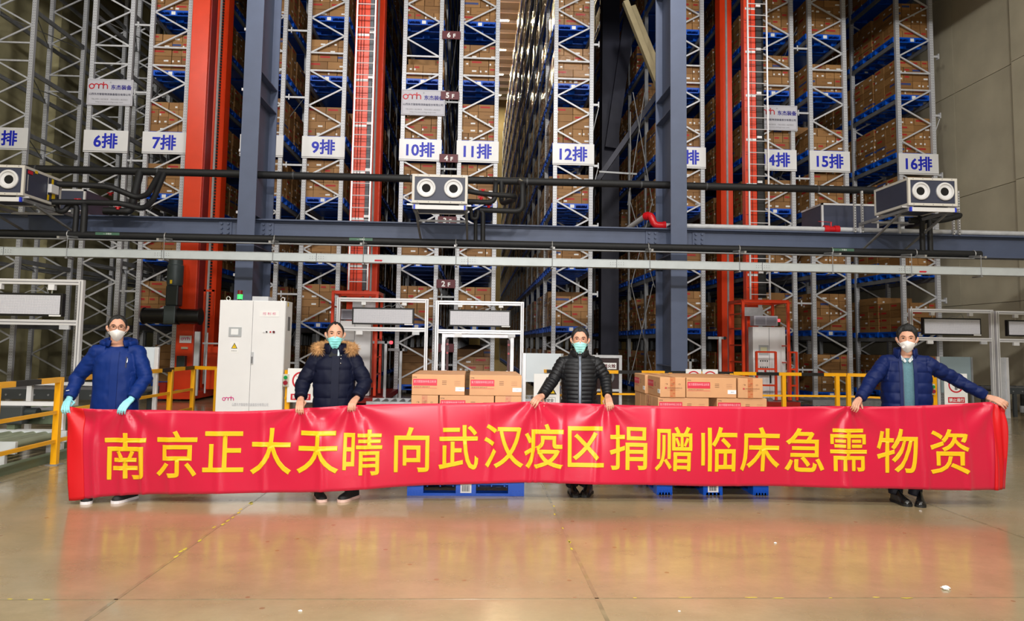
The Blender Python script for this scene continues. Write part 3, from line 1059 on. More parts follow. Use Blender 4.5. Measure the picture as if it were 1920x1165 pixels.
def air_unit(x0, x1, z0, z1, label, struts=True, sticker=False):
    y0, y1 = 12.9, 14.05
    t = thing('air_unit', label, 'air conditioner', ((x0 + x1) / 2, (y0 + y1) / 2, z0), 'air units on the beam')
    MB().box(x0 + 0.01, x1 - 0.01, y0 + 0.012, y1 - 0.01, z0 + 0.01, z1 - 0.01).build('casing', PANEL, t)
    m = MB()
    e = 0.045
    for a, b in ((x0, x0 + e), (x1 - e, x1)):
        for c, d in ((z0, z0 + e), (z1 - e, z1)):
            m.box(a, b, y0, y1, c, d)
        for c, d in ((y0, y0 + e), (y1 - e, y1)):
            m.box(a, b, c, d, z0 + e, z1 - e)
    for c, d in ((y0, y0 + e), (y1 - e, y1)):
        m.box(x0 + e, x1 - e, c, d, z0, z0 + e).box(x0 + e, x1 - e, c, d, z1 - e, z1)
    m.build('edge_frame', M('ivory_frame', (226, 222, 214), 0.4), t)
    zc = (z0 + z1) / 2 + 0.01
    w_ = x1 - x0
    for f in (0.255, 0.745):
        cx = x0 + w_ * f
        nz_ = MB().lathe([(0.0, 0.165), (0.03, 0.168), (0.042, 0.155), (0.04, 0.135), (0.015, 0.125), (0.012, 0.11), (0.009, 0.09), (0.007, 0.078)], (cx, y0 + 0.012, zc), n=32)
        n_o = nz_.build('round_nozzle', WHITE, t, smooth='auto')
        MB().lathe([(0.0065, 0.079), (0.0065, 0.0005)], (cx, y0 + 0.012, zc), n=28).build('throat', DARK, n_o)
    dots = MB()
    for k in range(5):
        for zz in (z0 + 0.02, z1 - 0.02):
            dots.cyl((x0 + 0.1 + k * (w_ - 0.2) / 4, y0 - 0.003, zz), (x0 + 0.1 + k * (w_ - 0.2) / 4, y0, zz), 0.008, 6)
    dots.build('rivets', GREYINK, t)
    # bracket: front channel with blue end caps, two side rails, struts to the beam
    MB().box(x0 + 0.06, x1 - 0.06, y0 + 0.0, y0 + 0.04, z0 - 0.11, z0 - 0.035).build('front_channel', WHITE, t)
    for a in (x0 + 0.035, x1 - 0.06):
        MB().box(a, a + 0.03, y0 - 0.004, y0 + 0.044, z0 - 0.114, z0 - 0.03).build('end_cap', M('blue_cap', (30, 60, 220), 0.4), t)
    for a in (x0 + 0.03, x1 - 0.03):
        MB().box(a - 0.022, a + 0.022, y0 + 0.04, 14.68, z0 - 0.1, z0 - 0.045).build('side_rail', GALV_DARK, t)
        MB().box(a - 0.12, a + 0.1, y0 + 0.06, y0 + 0.1, z0 - 0.035, z0 - 0.005).build('foot_channel', SLOT, t)
        if struts:
            MB().bar((a + 0.02, 13.25, z0 - 0.1), (a + 0.02, 14.66, 3.55), 0.04, 0.03).build('strut', GALV_DARK, t)
    MB().box(x0 + 0.03, x1 - 0.03, 14.2, 14.24, z0 - 0.12, z0 - 0.08).build('cross_channel', GALV, t)
    for a in (x0 + 0.05, x1 - 0.05):
        MB().box(a - 0.02, a + 0.02, 14.66, 14.72, 3.925, z0 - 0.045).build('rail_post', GALV, t)
    if sticker:
        MB().box(x1 - 0.001, x1 + 0.003, 13.0, 13.14, z1 - 0.12, z1 - 0.06).build('maker_label', REDINK, t)
        for (a, b, c, d) in ((13.2, 13.28, z1 - 0.07, z1 - 0.02), (13.72, 13.78, z1 - 0.17, z1 - 0.06), (13.75, 13.85, z0 + 0.1, z0 + 0.24), (13.6, 13.66, z0 + 0.06, z0 + 0.16)):
            MB().box(x1 - 0.001, x1 + 0.003, a, b, c, d).build('yellow_label', YELLOWLAB, t)
        MB().box(x1, x1 + 0.06, 13.62, 13.86, z0 + 0.2, z0 + 0.36).build('junction_box', WHITE, t, bevel=0.005)
        MB().box(x1 - 0.001, x1 + 0.002, 13.0, 13.02, z1 - 0.14, z0 + 0.1).box(x1 - 0.001, x1 + 0.002, 13.6, 13.62, z1 - 0.05, z0 + 0.05).build('seam_strip', SLOT, t)
    return t


air_unit(-8.9, -7.88, 3.95, 4.48, 'air unit with round white nozzles nearest the empty racks five and six', sticker=True)
air_unit(-1.17, -0.18, 3.99, 4.51, 'middle air unit with two round white nozzles facing the hall below rack ten')
air_unit(7.95, 8.89, 4.17, 4.69, 'air unit with two round white nozzles below the sign reading sixteen')


def black_pipe(name, pts, r, label, group='pipework of the air units', valves=()):
    o = MB().tube(pts, r, 12, bend=0.14).build(name, RUBBER, smooth='auto')
    tag(o, label, 'pipe', group)
    for v in valves:
        MB().cyl((v[0], v[1], v[2]), (v[0], v[1], v[2] + 0.05), 0.03, 8).bar((v[0] - 0.06, v[1], v[2] + 0.05), (v[0] + 0.06, v[1], v[2] + 0.05), 0.02, 0.015).build('valve_handle', REDPLASTIC, o)


black_pipe('supply_pipe', [(-0.18, 13.75, 4.40), (0.15, 13.8, 4.36), (0.73, 13.9, 4.36), (0.73, 14.3, 4.36), (0.49, 14.75, 4.36), (0.49, 14.9, 4.86)], 0.05, 'upper black pipe leaving the middle air unit', valves=[(0.1, 13.8, 4.4)])
black_pipe('return_pipe', [(-0.18, 13.75, 4.2), (0.33, 13.85, 4.21), (0.35, 13.9, 4.62), (0.36, 14.9, 4.86)], 0.05, 'short black elbow pipe rising from the middle air unit to the header', valves=[(0.07, 13.8, 4.24)])
black_pipe('loop_pipe', [(0.05, 13.9, 4.07), (0.87, 13.9, 4.06), (0.87, 13.95, 4.62), (0.87, 14.9, 4.88)], 0.052, 'lowest black looping pipe beside the middle air unit', valves=[(0.22, 13.9, 4.11)])
black_pipe('trap_pipe', [(-0.18, 13.6, 4.06), (-0.12, 13.7, 4.05), (-0.1, 13.75, 3.87), (0.0, 13.75, 3.87), (0.02, 13.75, 4.03), (-0.03, 13.85, 4.02), (-0.02, 13.93, 3.44)], 0.035, 'small black U-bend drain below the middle air unit')
black_pipe('drop_pipe', [(0.05, 13.9, 4.07), (0.11, 13.9, 4.02), (0.12, 13.93, 3.44)], 0.045, 'vertical black drop pipe beside the middle air unit')
black_pipe('supply_pipe', [(-7.88, 13.9, 4.37), (-7.0, 14.05, 4.38), (-6.55, 14.2, 4.2), (-6.44, 14.4, 4.3), (-6.44, 14.9, 4.86)], 0.055, 'upper black pipe leaving the air unit by racks five and six', valves=[(-7.1, 14.3, 4.25)])
black_pipe('return_pipe', [(-7.88, 13.75, 4.0), (-7.5, 14.0, 4.05), (-6.75, 14.0, 4.05), (-6.42, 14.2, 3.98), (-6.38, 14.5, 4.2), (-6.36, 14.9, 4.84)], 0.055, 'lower black pipe leaving the air unit by racks five and six', valves=[(-7.6, 14.1, 4.08)])
black_pipe('riser_pipe', [(-7.3, 14.5, 3.98), (-6.82, 14.5, 3.98), (-6.82, 14.6, 4.1), (-6.84, 14.9, 4.86)], 0.075, 'thick black riser joining the header beside racks six and seven', valves=[(-7.0, 14.42, 4.0)])
black_pipe('trap_pipe', [(-7.9, 13.9, 4.12), (-7.88, 13.95, 3.86), (-7.74, 13.95, 3.86), (-7.7, 14.0, 4.0), (-7.55, 14.0, 3.98), (-7.53, 13.95, 3.45)], 0.05, 'black U-bend drain below the air unit by racks five and six')
black_pipe('drop_pipe', [(-7.45, 14.05, 4.03), (-7.38, 13.95, 3.95), (-7.38, 13.95, 3.45)], 0.06, 'vertical black drop pipe below the air unit by racks five and six')
black_pipe('supply_pipe', [(8.89, 13.8, 4.5), (9.3, 13.9, 4.5), (9.45, 14.0, 4.5)], 0.06, 'stub of black pipe on the far side of the air unit under sign sixteen')
black_pipe('return_pipe', [(8.7, 14.1, 4.1), (9.3, 14.0, 4.10), (9.75, 14.0, 4.22), (9.2, 14.3, 4.22), (8.9, 14.2, 4.2)], 0.06, 'black looping pipe poking out beside the air unit under sign sixteen')
for q in (8.86, 9.02):
    black_pipe('drop_pipe', [(q, 14.05, 4.2), (q, 13.95, 4.1), (q, 13.95, 3.44)], 0.05, '%s black drop pipe below the air unit under sign sixteen' % ('inner' if q < 9 else 'outer'))
for q, z1, lab in ((7.86, 4.72, 'slotted channel post at the inner side of the air unit under sign sixteen'), (8.02, 4.8, 'taller slotted channel post at the inner side of the air unit under sign sixteen'), (9.98, 4.82, 'inner slotted channel post standing on the beam near the concrete wall'), (10.1, 4.85, 'outer slotted channel post standing on the beam near the concrete wall')):
    a, d = MB(), MB()
    slotted_post(a, q, 14.62, 3.925, z1, d)
    o = a.build('slotted_post', SLOT)
    tag(o, lab, 'post', 'slotted posts on the beam')
    d.build('slots', DARK, o)
for (x0, x1, z0, z1, lab) in ((7.48, 8.75, 4.02, 4.66, 'dark air unit with aluminium edges behind the one under sign sixteen'), (-8.75, -8.1, 4.08, 4.56, 'small dark air unit with pale edges behind the one by racks five and six')):
    t = thing('rear_air_unit', lab, 'air conditioner', ((x0 + x1) / 2, 15.7, z0), 'air units behind the beam')
    MB().box(x0 + 0.01, x1 - 0.01, 15.31, 16.3, z0 + 0.01, z1 - 0.01).build('casing', PANEL, t)
    m = MB()
    for a, b in ((x0, x0 + 0.04), (x1 - 0.04, x1)):
        m.box(a, b, 15.3, 15.34, z0, z1)
    m.box(x0, x1, 15.3, 15.34, z1 - 0.04, z1).box(x0, x1, 15.3, 15.34, z0, z0 + 0.04).box(x0, x0 + 0.04, 15.3, 16.3, z0, z0 + 0.04).box(x0, x0 + 0.04, 15.3, 16.3, z1 - 0.04, z1)
    m.build('edge_frame', ALU, t)
    for q in (x0, x1 - 0.05):
        MB().box(q, q + 0.05, 14.9, 16.3, 3.93, z0).build('rail', GALV_DARK, t)


# ------------------------------------------------------------------ stacker cranes
def ladder(t, x0, x1, y, z0, z1, step=0.3):
    for a in (x0, x1):
        MB().box(a - 0.018, a + 0.018, y - 0.02, y + 0.02, z0, z1).build('ladder_rail', ALU, t)
    rung, _ = MB().cyl((x0, y, 0), (x1, y, 0), 0.012, 8).mesh('ladder_rung', ALU)
    z = z0 + 0.2
    while z < z1:
        inst(rung, 'ladder_rung', ((x0 + x1) / 2, y, z - 0.012), t)
        z += step


def signal_lamp(t, x, y, z, on='green'):
    l = MB().cyl((x, y, z), (x, y, z + 0.03), 0.03, 12).build('signal_lamp', BLACK, t)
    gm = M('green_lens_lit', (40, 255, 70), 0.3, emit=4.0) if on == 'green' else M('green_lens', (20, 80, 30), 0.3)
    rm = M('red_lens', (110, 20, 24), 0.3) if on == 'green' else M('red_lens_lit', (255, 50, 60), 0.3, emit=4.0)
    MB().cyl((x, y, z + 0.03), (x, y, z + 0.1), 0.038, 14).build('lens', gm, l)
    MB().cyl((x, y, z + 0.1), (x, y, z + 0.165), 0.038, 14).build('lens', rm, l)


def crane(xm0, xm1, ym, xl0, xl1, zl, cage, label, rear, cab, low, duct):
    t = thing('stacker_crane', label, 'crane', ((xm0 + xm1) / 2, ym, 0), 'stacker cranes')
    MB().box(xm0, xm1, ym, ym + 0.22, 0.3, 14).build('mast', RED, t, bevel=0.006)
    MB().box(rear[0], rear[1], rear[2], rear[2] + 0.4, 0.3, 14).build('rear_mast', RED, t)
    xc = (rear[0] + rear[1]) / 2
    MB().box(xc - 0.02, xc + 0.03, rear[2] - 0.03, rear[2], 0.5, 14).build('guide_rail', GALV_DARK, t)
    MB().box(xm1 + 0.005, xm1 + duct[0], ym - 0.02, ym + 0.08, 2.75, 14).build('cable_duct', duct[1], t)
    for k in range(8):
        MB().box(xm0 + 0.03, xm1 - 0.01, ym - 0.012, ym, 3.3 + k * 1.16, 3.36 + k * 1.16).box(xm1, xm1 + 0.12, ym - 0.06, ym - 0.02, 3.36 + k * 1.16, 3.42 + k * 1.16).build('mast_bracket', WHITE, t)
        MB().box(xm0 + 0.02, xm1 - 0.02, ym - 0.004, ym, 3.0 + k * 1.16, 3.015 + k * 1.16).box(xm0 + 0.02, xm1 - 0.02, ym - 0.004, ym, 3.7 + k * 1.16, 3.715 + k * 1.16).box(xm0 + 0.02, xm1 - 0.02, ym - 0.004, ym, 4.1 + k * 1.16, 4.115 + k * 1.16).build('mast_seam', RED_DARK, t)
    ladder(t, xl0, xl1, ym - 0.22, zl, 13.5)
    for dx in (0.08, 0.15):
        MB().cyl((xl0 + dx, ym - 0.05, 2.7), (xl0 + dx, ym - 0.05, 14), 0.006, 5).build('wire_rope', DARK, t)
    c0, c1, cy0, cz = cage
    cy1 = ym - 0.15
    m = []
    for a in (c0, c1):
        for y in (cy0, cy1):
            m.append(((a, y, 0.28), (a, y, cz)))
    for a, b in m:
        MB().bar(a, b, 0.06, 0.06).build('cage_post', RED, t)
    for a, b in (((c0, cy0, cz), (c1, cy0, cz)), ((c0, cy1, cz), (c1, cy1, cz)), ((c0, cy0, cz), (c0, cy1, cz)), ((c1, cy0, cz), (c1, cy1, cz))):
        MB().bar(a, b, 0.07, 0.07).build('cage_rail', RED, t)
    for z in (0.75, 1.15, 1.55, 1.95, 2.3):
        MB().bar((c0, cy0, z), (c0, cy1, z), 0.03, 0.03).build('cage_rung', RED, t)
        if z < 1.6:
            MB().bar((c1, cy0, z), (c1, cy1, z), 0.03, 0.03).build('cage_rung', RED, t)
    for a, b in low:
        for x in (a, b):
            MB().bar((x, cy0 - 0.06, 0.28), (x, cy0 - 0.06, 1.41), 0.05, 0.05).build('guard_post', RED, t)
        for z in (0.62, 1.0, 1.4):
            MB().bar((a, cy0 - 0.06, z), (b, cy0 - 0.06, z), 0.04, 0.04).build('guard_rail', RED, t)
    MB().box(c0 - 0.15, c1 + 0.2, cy0 - 0.15, rear[2] + 0.6, 0.12, 0.24).build('platform', RED_DARK, t)
    for y in (cy0 + 0.2, rear[2] + 0.2):
        MB().cyl((xc - 0.06, y, 0.16), (xc + 0.06, y, 0.16), 0.155, 20).build('wheel', GALV_DARK, t)
    # control cabinet with cooling unit on top
    k0, k1, ky, kz = cab
    cb = MB().box(k0, k1, ky, ky + 0.3, 0.25, kz).build('cabinet', WHITE, t, bevel=0.006)
    xm = (k0 + k1) / 2
    MB().box(xm - 0.005, xm + 0.005, ky - 0.003, ky, 0.27, kz - 0.02).build('door_gap', GREYINK, cb)
    MB().box(k0 + 0.04, k1 - 0.17, ky + 0.02, ky + 0.28, kz + 0.03, kz + 0.27).build('cooler', M('cooler_lavender', (206, 206, 220), 0.4), t, bevel=0.006)
    m = MB()
    for i in range(9):
        for a, b in ((k0 + 0.08, (k0 + k1 - 0.13) / 2 - 0.015), ((k0 + k1 - 0.13) / 2 + 0.015, k1 - 0.21)):
            m.box(a, b, ky + 0.012, ky + 0.02, kz + 0.055 + i * 0.021, kz + 0.066 + i * 0.021)
    m.build('cooler_slats', M('slat_lavender', (150, 150, 168), 0.5), t)
    h = MB().box(k0 + 0.14, k0 + 0.38, ky - 0.008, ky, kz - 0.68, kz - 0.44).build('screen_bezel', M('bezel_grey', (180, 184, 188), 0.4), cb)
    MB().box(k0 + 0.18, k0 + 0.34, ky - 0.011, ky - 0.008, kz - 0.63, kz - 0.49).build('screen', M('pale_screen', (222, 226, 190), 0.2), h)
    for i in range(4):
        for z in (kz - 0.82, kz - 0.97):
            MB().cyl((k0 + 0.18 + i * 0.055, ky - 0.02, z), (k0 + 0.18 + i * 0.055, ky, z), 0.015, 8).build('button', BLACK, cb)
    MB().cyl((k0 + 0.29, ky - 0.025, kz - 1.06), (k0 + 0.29, ky, kz - 1.06), 0.025, 10).build('button', REDPLASTIC, cb)
    MB().box(k0 + 0.04, k0 + 0.14, ky - 0.003, ky, kz - 0.13, kz - 0.04).build('label', LABELW, cb)
    MB().box(xm - 0.0, xm + 0.03, ky - 0.03, ky, kz - 1.35, kz - 1.15).build('handle', BLACK, cb)
    put_text('山西东杰智能物流装备股份有限公司', ((k0 + k1) / 2 + 0.1, ky - 0.004, 0.45), 0.05, GREYINK, cb, width=0.5)
    signal_lamp(t, k1 - 0.12, ky + 0.1, kz + 0.0 + 0.03, 'red')
    MB().box(c0 + 0.3, c0 + 0.85, ym - 0.14, ym - 0.1, cz - 0.32, cz - 0.1).build('junction_plate', GALV, t)
    return t


crane(-3.12, -2.76, 17.8, -3.045, -2.60, 2.73, (-3.25, -2.25, 16.8, 2.62), 'orange-red stacker crane with a white ladder between racks nine and ten', (-2.95, -2.62, 19.4), (-3.17, -2.42, 17.15, 1.98), (), (0.09, M('grey_duct', (84, 90, 98), 0.5)))
crane(6.82, 7.12, 18.0, 6.835, 7.33, 2.62, (6.33, 7.42, 16.95, 2.6), 'orange-red stacker crane with a white ladder between racks thirteen and fourteen', (6.84, 7.18, 19.9), (6.7, 7.5, 17.3, 2.0), ((6.62, 7.08), (7.42, 7.58)), (0.2, BLACK))

t = thing('stacker_crane', 'orange-red stacker crane carrying a hoist motor and black drum beside rack seven', 'crane', (-7.24, 18.7, 0), 'stacker cranes')
MB().box(-7.46, -7.02, 18.65, 19.15, 0.12, 14).build('mast', RED, t, bevel=0.01)
MB().box(-7.02, -6.99, 18.72, 19.12, 0.12, 14).build('mast_flange', RED_DARK, t)
MB().box(-7.42, -7.28, 20.1, 20.5, 0.2, 14).box(-7.22, -7.04, 20.1, 20.5, 0.2, 14).box(-7.28, -7.22, 20.2, 20.5, 0.2, 14).build('rear_mast', RED, t)
MB().box(-7.28, -7.22, 20.09, 20.12, 0.3, 14).build('guide_rail', GALV, t)
m = MB()
for k in range(150):
    m.box(-6.97, -6.93, 19.4, 19.44, 1.8 + k * 0.08, 1.8 + k * 0.08 + 0.05)
m.build('lift_chain', BLACK, t)['kind'] = 'stuff'
MB().cyl((-6.45, 19.85, 0.4), (-6.45, 19.85, 13.5), 0.018, 8).build('conduit', ALU, t)
for z in (10.0, 8.3, 6.6, 4.9, 3.2):
    MB().box(-6.5, -6.4, 19.8, 19.86, z, z + 0.07).build('conduit_clip', WHITE, t)
MB().box(-7.85, -6.75, 18.1, 21.0, 0.05, 0.2).build('base_beam', RED, t)
MB().box(-7.75, -7.5, 18.3, 18.7, 0.2, 0.42).build('bearing_block', RED_DARK, t)
MB().box(-6.72, -6.3, 18.75, 19.4, 0.25, 1.32).build('drive_housing', RED, t, bevel=0.01)
for y in (18.4, 20.7):
    MB().cyl((-7.3, y, 0.13), (-7.18, y, 0.13), 0.128, 20).build('wheel', GALV_DARK, t)
mo = MB().lathe([(0, 0.02), (0, 0.175), (0.06, 0.19), (0.5, 0.19), (0.52, 0.17), (0.64, 0.165), (0.66, 0.1), (0.66, 0.01)], (-7.41, 18.3, 2.8), axis=(0, 0, 1), n=24).build('hoist_motor', MOTOR, t, smooth='auto')
MB().box(-7.45, -7.4, 18.1, 18.112, 2.84, 2.93).build('motor_tag', YELLOWLAB, mo)
MB().box(-7.56, -7.26, 18.14, 18.46, 2.3, 2.8).build('gearbox', M('dark_motor', (50, 58, 60), 0.4, 0.2), t, bevel=0.03)
MB().box(-7.55, -7.27, 18.05, 18.3, 1.85, 2.3).build('drum_bracket', MOTOR, t, bevel=0.02)
for a, b in ((-8.1, -7.55), (-7.27, -6.72)):
    d = MB().cyl((a, 18.25, 2.05), (b, 18.25, 2.05), 0.185, 24).build('drum', BELT, t, smooth='auto')
    for q in (a, b - 0.03):
        MB().cyl((q, 18.25, 2.05), (q + 0.03, 18.25, 2.05), 0.205, 24).build('drum_flange', BLACK, d, smooth='auto')
lg = MB().box(-7.36, -7.07, 18.63, 18.648, 1.40, 1.58).build('logo_plate', LABELW, t)
put_logo((-7.21, 18.62, 1.5), 0.22, PINKINK, lg)
MB().box(-7.30, -7.14, 18.6, 18.65, 1.25, 1.3).build('handle', CHROME, t)
MB().box(-7.36, -7.16, 18.5, 18.65, 0.8, 1.08).build('limit_switch', M('dark_motor', (50, 58, 60), 0.4, 0.2), t, bevel=0.01)
MB().box(-6.72, -6.6, 17.9, 17.96, 0.15, 1.68).build('steel_post', GALV, t)
MB().box(-6.6, -5.9, 18.1, 18.13, 1.38, 1.42).cyl((-6.5, 18.12, 0.2), (-6.5, 18.12, 1.66), 0.02, 8).build('guard_tube', GALV, t)
MB().box(-6.85, -6.8, 18.7, 18.75, 2.1, 2.75).box(-6.85, -6.6, 18.7, 18.75, 2.7, 2.75).box(-6.65, -6.6, 18.7, 18.75, 2.1, 2.75).build('rope_guard', RED, t)

# ------------------------------------------------------------------ display gates of aluminium profile


def led_material():
    m = M('led_matrix', (176, 176, 182), 0.35)
    nt, b = nodes_of(m)
    tc = nt.nodes.new('ShaderNodeTexCoord')
    br = nt.nodes.new('ShaderNodeTexBrick')
    br.offset = 0
    br.inputs['Color1'].default_value = srgb((238, 238, 244))
    br.inputs['Color2'].default_value = srgb((228, 228, 236))
    br.inputs['Mortar'].default_value = srgb((188, 188, 200))
    br.inputs['Scale'].default_value = 1.0
    br.inputs['Mortar Size'].default_value = 0.0035
    br.inputs['Brick Width'].default_value = 0.02
    br.inputs['Row Height'].default_value = 0.02
    mp = nt.nodes.new('ShaderNodeMapping')
    mp.inputs['Rotation'].default_value = (math.radians(90), 0, 0)
    nt.links.new(tc.outputs['Object'], mp.inputs[0])
    nt.links.new(mp.outputs[0], br.inputs['Vector'])
    nt.links.new(br.outputs[0], b.inputs['Base Color'])
    return m


LED = led_material()


def gate(x0, x1, y, zt, zb, label, legs=(True, True)):
    t = thing('aluminium_gate', label, 'frame', ((x0 + x1) / 2, y, 0), 'aluminium display gates')
    w_ = 0.066
    for i, a in enumerate((x0, x1 - w_)):
        MB().box(a, a + w_, y, y + 0.08, 0, zt).build('post', ALU, t, bevel=0.004)
        MB().box(a + w_ / 2 - 0.006, a + w_ / 2 + 0.006, y - 0.001, y, 0.02, zt - 0.02).build('post_groove', GREYINK, t)
    for z in (zt - 0.08, zb - 0.04):
        MB().box(x0 + w_, x1 - w_, y, y + 0.08, z, z + 0.08).build('crossbar', ALU, t, bevel=0.004)
        MB().box(x0 + w_, x1 - w_, y - 0.001, y, z + 0.034, z + 0.046).build('bar_groove', GREYINK, t)
    MB().box(x0 + w_ + 0.32, x0 + w_ + 0.45, y + 0.0, y + 0.05, zb - 0.11, zb - 0.04).build('limit_sensor', WHITE, t)
    MB().box(x1 - w_ - 0.24, x1 - w_ - 0.1, y + 0.0, y + 0.05, zb - 0.1, zb - 0.04).build('limit_sensor', GALV, t)
    return t


def display(x0, x1, z0, z1, y, zhang, label):
    t = thing('led_display', label, 'display', ((x0 + x1) / 2, y, z0), 'blank message displays')
    MB().box(x0, x1, y, y + 0.09, z0, z1).build('bezel', BLACK, t, bevel=0.004)
    MB().box(x0 + 0.03, x1 - 0.03, y - 0.003, y, z0 + 0.03, z1 - 0.03).build('screen', LED, t)
    MB().box(x1 - 0.18, x1 - 0.01, y - 0.006, y - 0.001, z0 - 0.0, z0 + 0.022).build('maker_strip', LABELW, t)
    for f in (0.18, 0.84):
        q = x0 + (x1 - x0) * f
        MB().box(q - 0.045, q + 0.045, y + 0.01, y + 0.09, z1 + 0.05, zhang).build('hanging_box', WHITE, t, bevel=0.004)
        MB().cyl((q, y + 0.05, z1), (q, y + 0.05, z1 + 0.06), 0.012, 8).build('hanger_bolt', CHROME, t)
    q = x0 + (x1 - x0) * 0.6
    MB().tube([(q - 0.15, y + 0.1, z1), (q - 0.05, y + 0.1, z1 + 0.05), (q + 0.06, y + 0.1, z1 + 0.03), (q + 0.15, y + 0.1, z1 + 0.12), (q + 0.2, y + 0.1, z1)], 0.006, 6, bend=0.04).build('cable', M('grey_cable', (150, 150, 150), 0.5), t)


gate(-2.70, -0.92, 14.35, 2.36, 1.75, 'white aluminium gate in front of the crane between racks nine and ten')
display(-2.4, -1.2, 1.84, 2.17, 14.35, 2.28, 'blank grey message display hanging in the gate behind the man in the fur-collared parka')
gate(-0.78, 0.96, 14.35, 2.335, 1.73, 'white aluminium gate behind the cartons on the first pallet')
display(-0.52, 0.70, 1.83, 2.16, 14.35, 2.255, 'blank grey message display hanging in the gate above the pallet of cartons')
gate(-7.9, -5.83, 11.1, 2.36, 1.72, 'white aluminium gate beside the man in the blue rain jacket')
display(-7.25, -6.1, 1.81, 2.15, 11.08, 2.28, 'large blank grey message display hanging beside the man in the blue rain jacket')
gate(9.64, 11.56, 15.7, 2.42, 1.75, 'white aluminium gate behind the man in the navy quilted jacket')
display(9.92, 11.25, 1.84, 2.22, 15.68, 2.34, 'blank grey message display hanging behind the man in the navy quilted jacket')
gate(11.62, 13.5, 15.7, 2.4, 1.74, 'white aluminium gate nearest the concrete wall')
display(11.86, 13.1, 1.84, 2.2, 15.68, 2.32, 'blank grey message display hanging nearest the concrete wall')

t = thing('sensor_portal', 'inner silver sensor portal with red lamps inside the gate over the cartons', 'frame', (0.07, 15.0, 0))
for a in (-0.67, 0.73):
    MB().box(a, a + 0.07, 14.95, 15.02, 0, 1.72).build('post', ALU, t)
    s = 1 if a < 0 else -1
    q = a + (0.09 if s > 0 else -0.06)
    sb = MB().box(q, q + 0.05, 14.95, 15.0, 0.95, 1.58).build('sensor_bar', M('maroon_bar', (90, 50, 52), 0.4), t)
    MB().cyl((q + 0.025, 14.93, 1.48), (q + 0.025, 14.95, 1.48), 0.025, 10).cyl((q + 0.025, 14.93, 1.3), (q + 0.025, 14.95, 1.3), 0.022, 10).build('sensor_lamp', REDPLASTIC, sb)
    MB().box(q - 0.02, q + 0.02, 14.95, 14.99, 0.0, 0.95).build('support_post', ALU, t)
MB().box(-0.6, 0.73, 14.95, 15.02, 1.62, 1.70).build('crossbar', ALU, t)
for s in (-1, 1):
    c = 0.065 + s * 0.63
    MB().bar((c, 14.98, 1.64), (c + s * 0.08, 14.98, 1.5), 0.03, 0.03).build('corner_brace', GALV, t)
MB().box(0.2, 0.28, 14.93, 15.0, 1.71, 1.77).build('sensor_lamp', REDPLASTIC, t)
MB().box(0.05, 0.16, 14.93, 15.0, 1.71, 1.76).build('sensor_body', GALV, t)


# ------------------------------------------------------------------ white control cabinet
t = thing('control_cabinet', 'tall white two-door control cabinet with a green signal lamp', 'cabinet', (-3.455, 11.7, 0))
CX0, CX1, CYF, CZT = -3.96, -2.95, 11.5, 2.12
MB().box(CX0, CX1, CYF + 0.02, CYF + 0.42, 0.08, CZT).build('body', WHITE, t, bevel=0.004)
MB().box(CX0 + 0.02, CX1 - 0.02, CYF + 0.04, CYF + 0.4, 0, 0.08).build('plinth', BLACK, t)
dl = MB().box(CX0 + 0.005, -3.452, CYF, CYF + 0.02, 0.1, CZT - 0.01).build('door', WHITE, t, bevel=0.003)
dr = MB().box(-3.446, CX1 - 0.005, CYF, CYF + 0.02, 0.1, CZT - 0.01).build('door', WHITE, t, bevel=0.003)
f = CYF - 0.001
hm = MB().box(-3.80, -3.61, f - 0.012, f, 1.555, 1.70).build('screen_bezel', M('bezel_grey', (180, 184, 188), 0.4), dl)
MB().box(-3.765, -3.655, f - 0.014, f - 0.012, 1.585, 1.675).build('screen', M('white_screen', (246, 248, 250), 0.2), dl)
MB().box(-3.775, -3.645, f - 0.002, f, 1.305, 1.475).build('warning_sticker', LABELW, dl)
MB().add([(-3.755, f - 0.003, 1.37), (-3.66, f - 0.003, 1.37), (-3.7075, f - 0.003, 1.46)], [(0, 1, 2)]).build('warning_border', INK, dl)
MB().add([(-3.742, f - 0.004, 1.377), (-3.673, f - 0.004, 1.377), (-3.7075, f - 0.004, 1.443)], [(0, 1, 2)]).build('warning_triangle', YELLOWLAB, dl)
MB().add([(-3.705, f - 0.005, 1.428), (-3.715, f - 0.005, 1.405), (-3.706, f - 0.005, 1.407), (-3.711, f - 0.005, 1.384), (-3.7, f - 0.005, 1.411), (-3.709, f - 0.005, 1.409)], [(0, 1, 2, 3, 4, 5)]).build('lightning_mark', INK, dl)
put_text('有电危险', (-3.71, f - 0.003, 1.335), 0.02, GREYINK, dl)
put_logo((-3.765, f - 0.004, 0.60), 0.175, PINKINK, dl)
put_text('山西东杰智能物流装备股份有限公司', (-3.43, f - 0.004, 0.515), 0.05, M('pale_ink', (190, 192, 198), 0.6), dl, width=0.55)
pl = MB().box(-3.345, -3.045, f - 0.003, f, 1.87, 1.965).build('name_plate', LABELW, dr)
put_text('控 制 柜', (-3.195, f - 0.005, 1.918), 0.042, M('rose_ink', (226, 96, 140), 0.6), pl, width=0.2)
for i, (q, mt) in enumerate(((-3.27, WHITE), (-3.225, INK), (-3.165, REDPLASTIC), (-3.115, MAROON))):
    MB().cyl((q, f - 0.02, 1.635), (q, f, 1.635), 0.012 if i != 3 else 0.018, 10).build('button', mt, dr)
h = MB().box(-3.44, -3.412, f - 0.025, f, 1.14, 1.32).build('handle', GALV, dr)
MB().box(-3.437, -3.415, f - 0.03, f - 0.025, 1.15, 1.25).build('handle_grip', GREYINK, h)
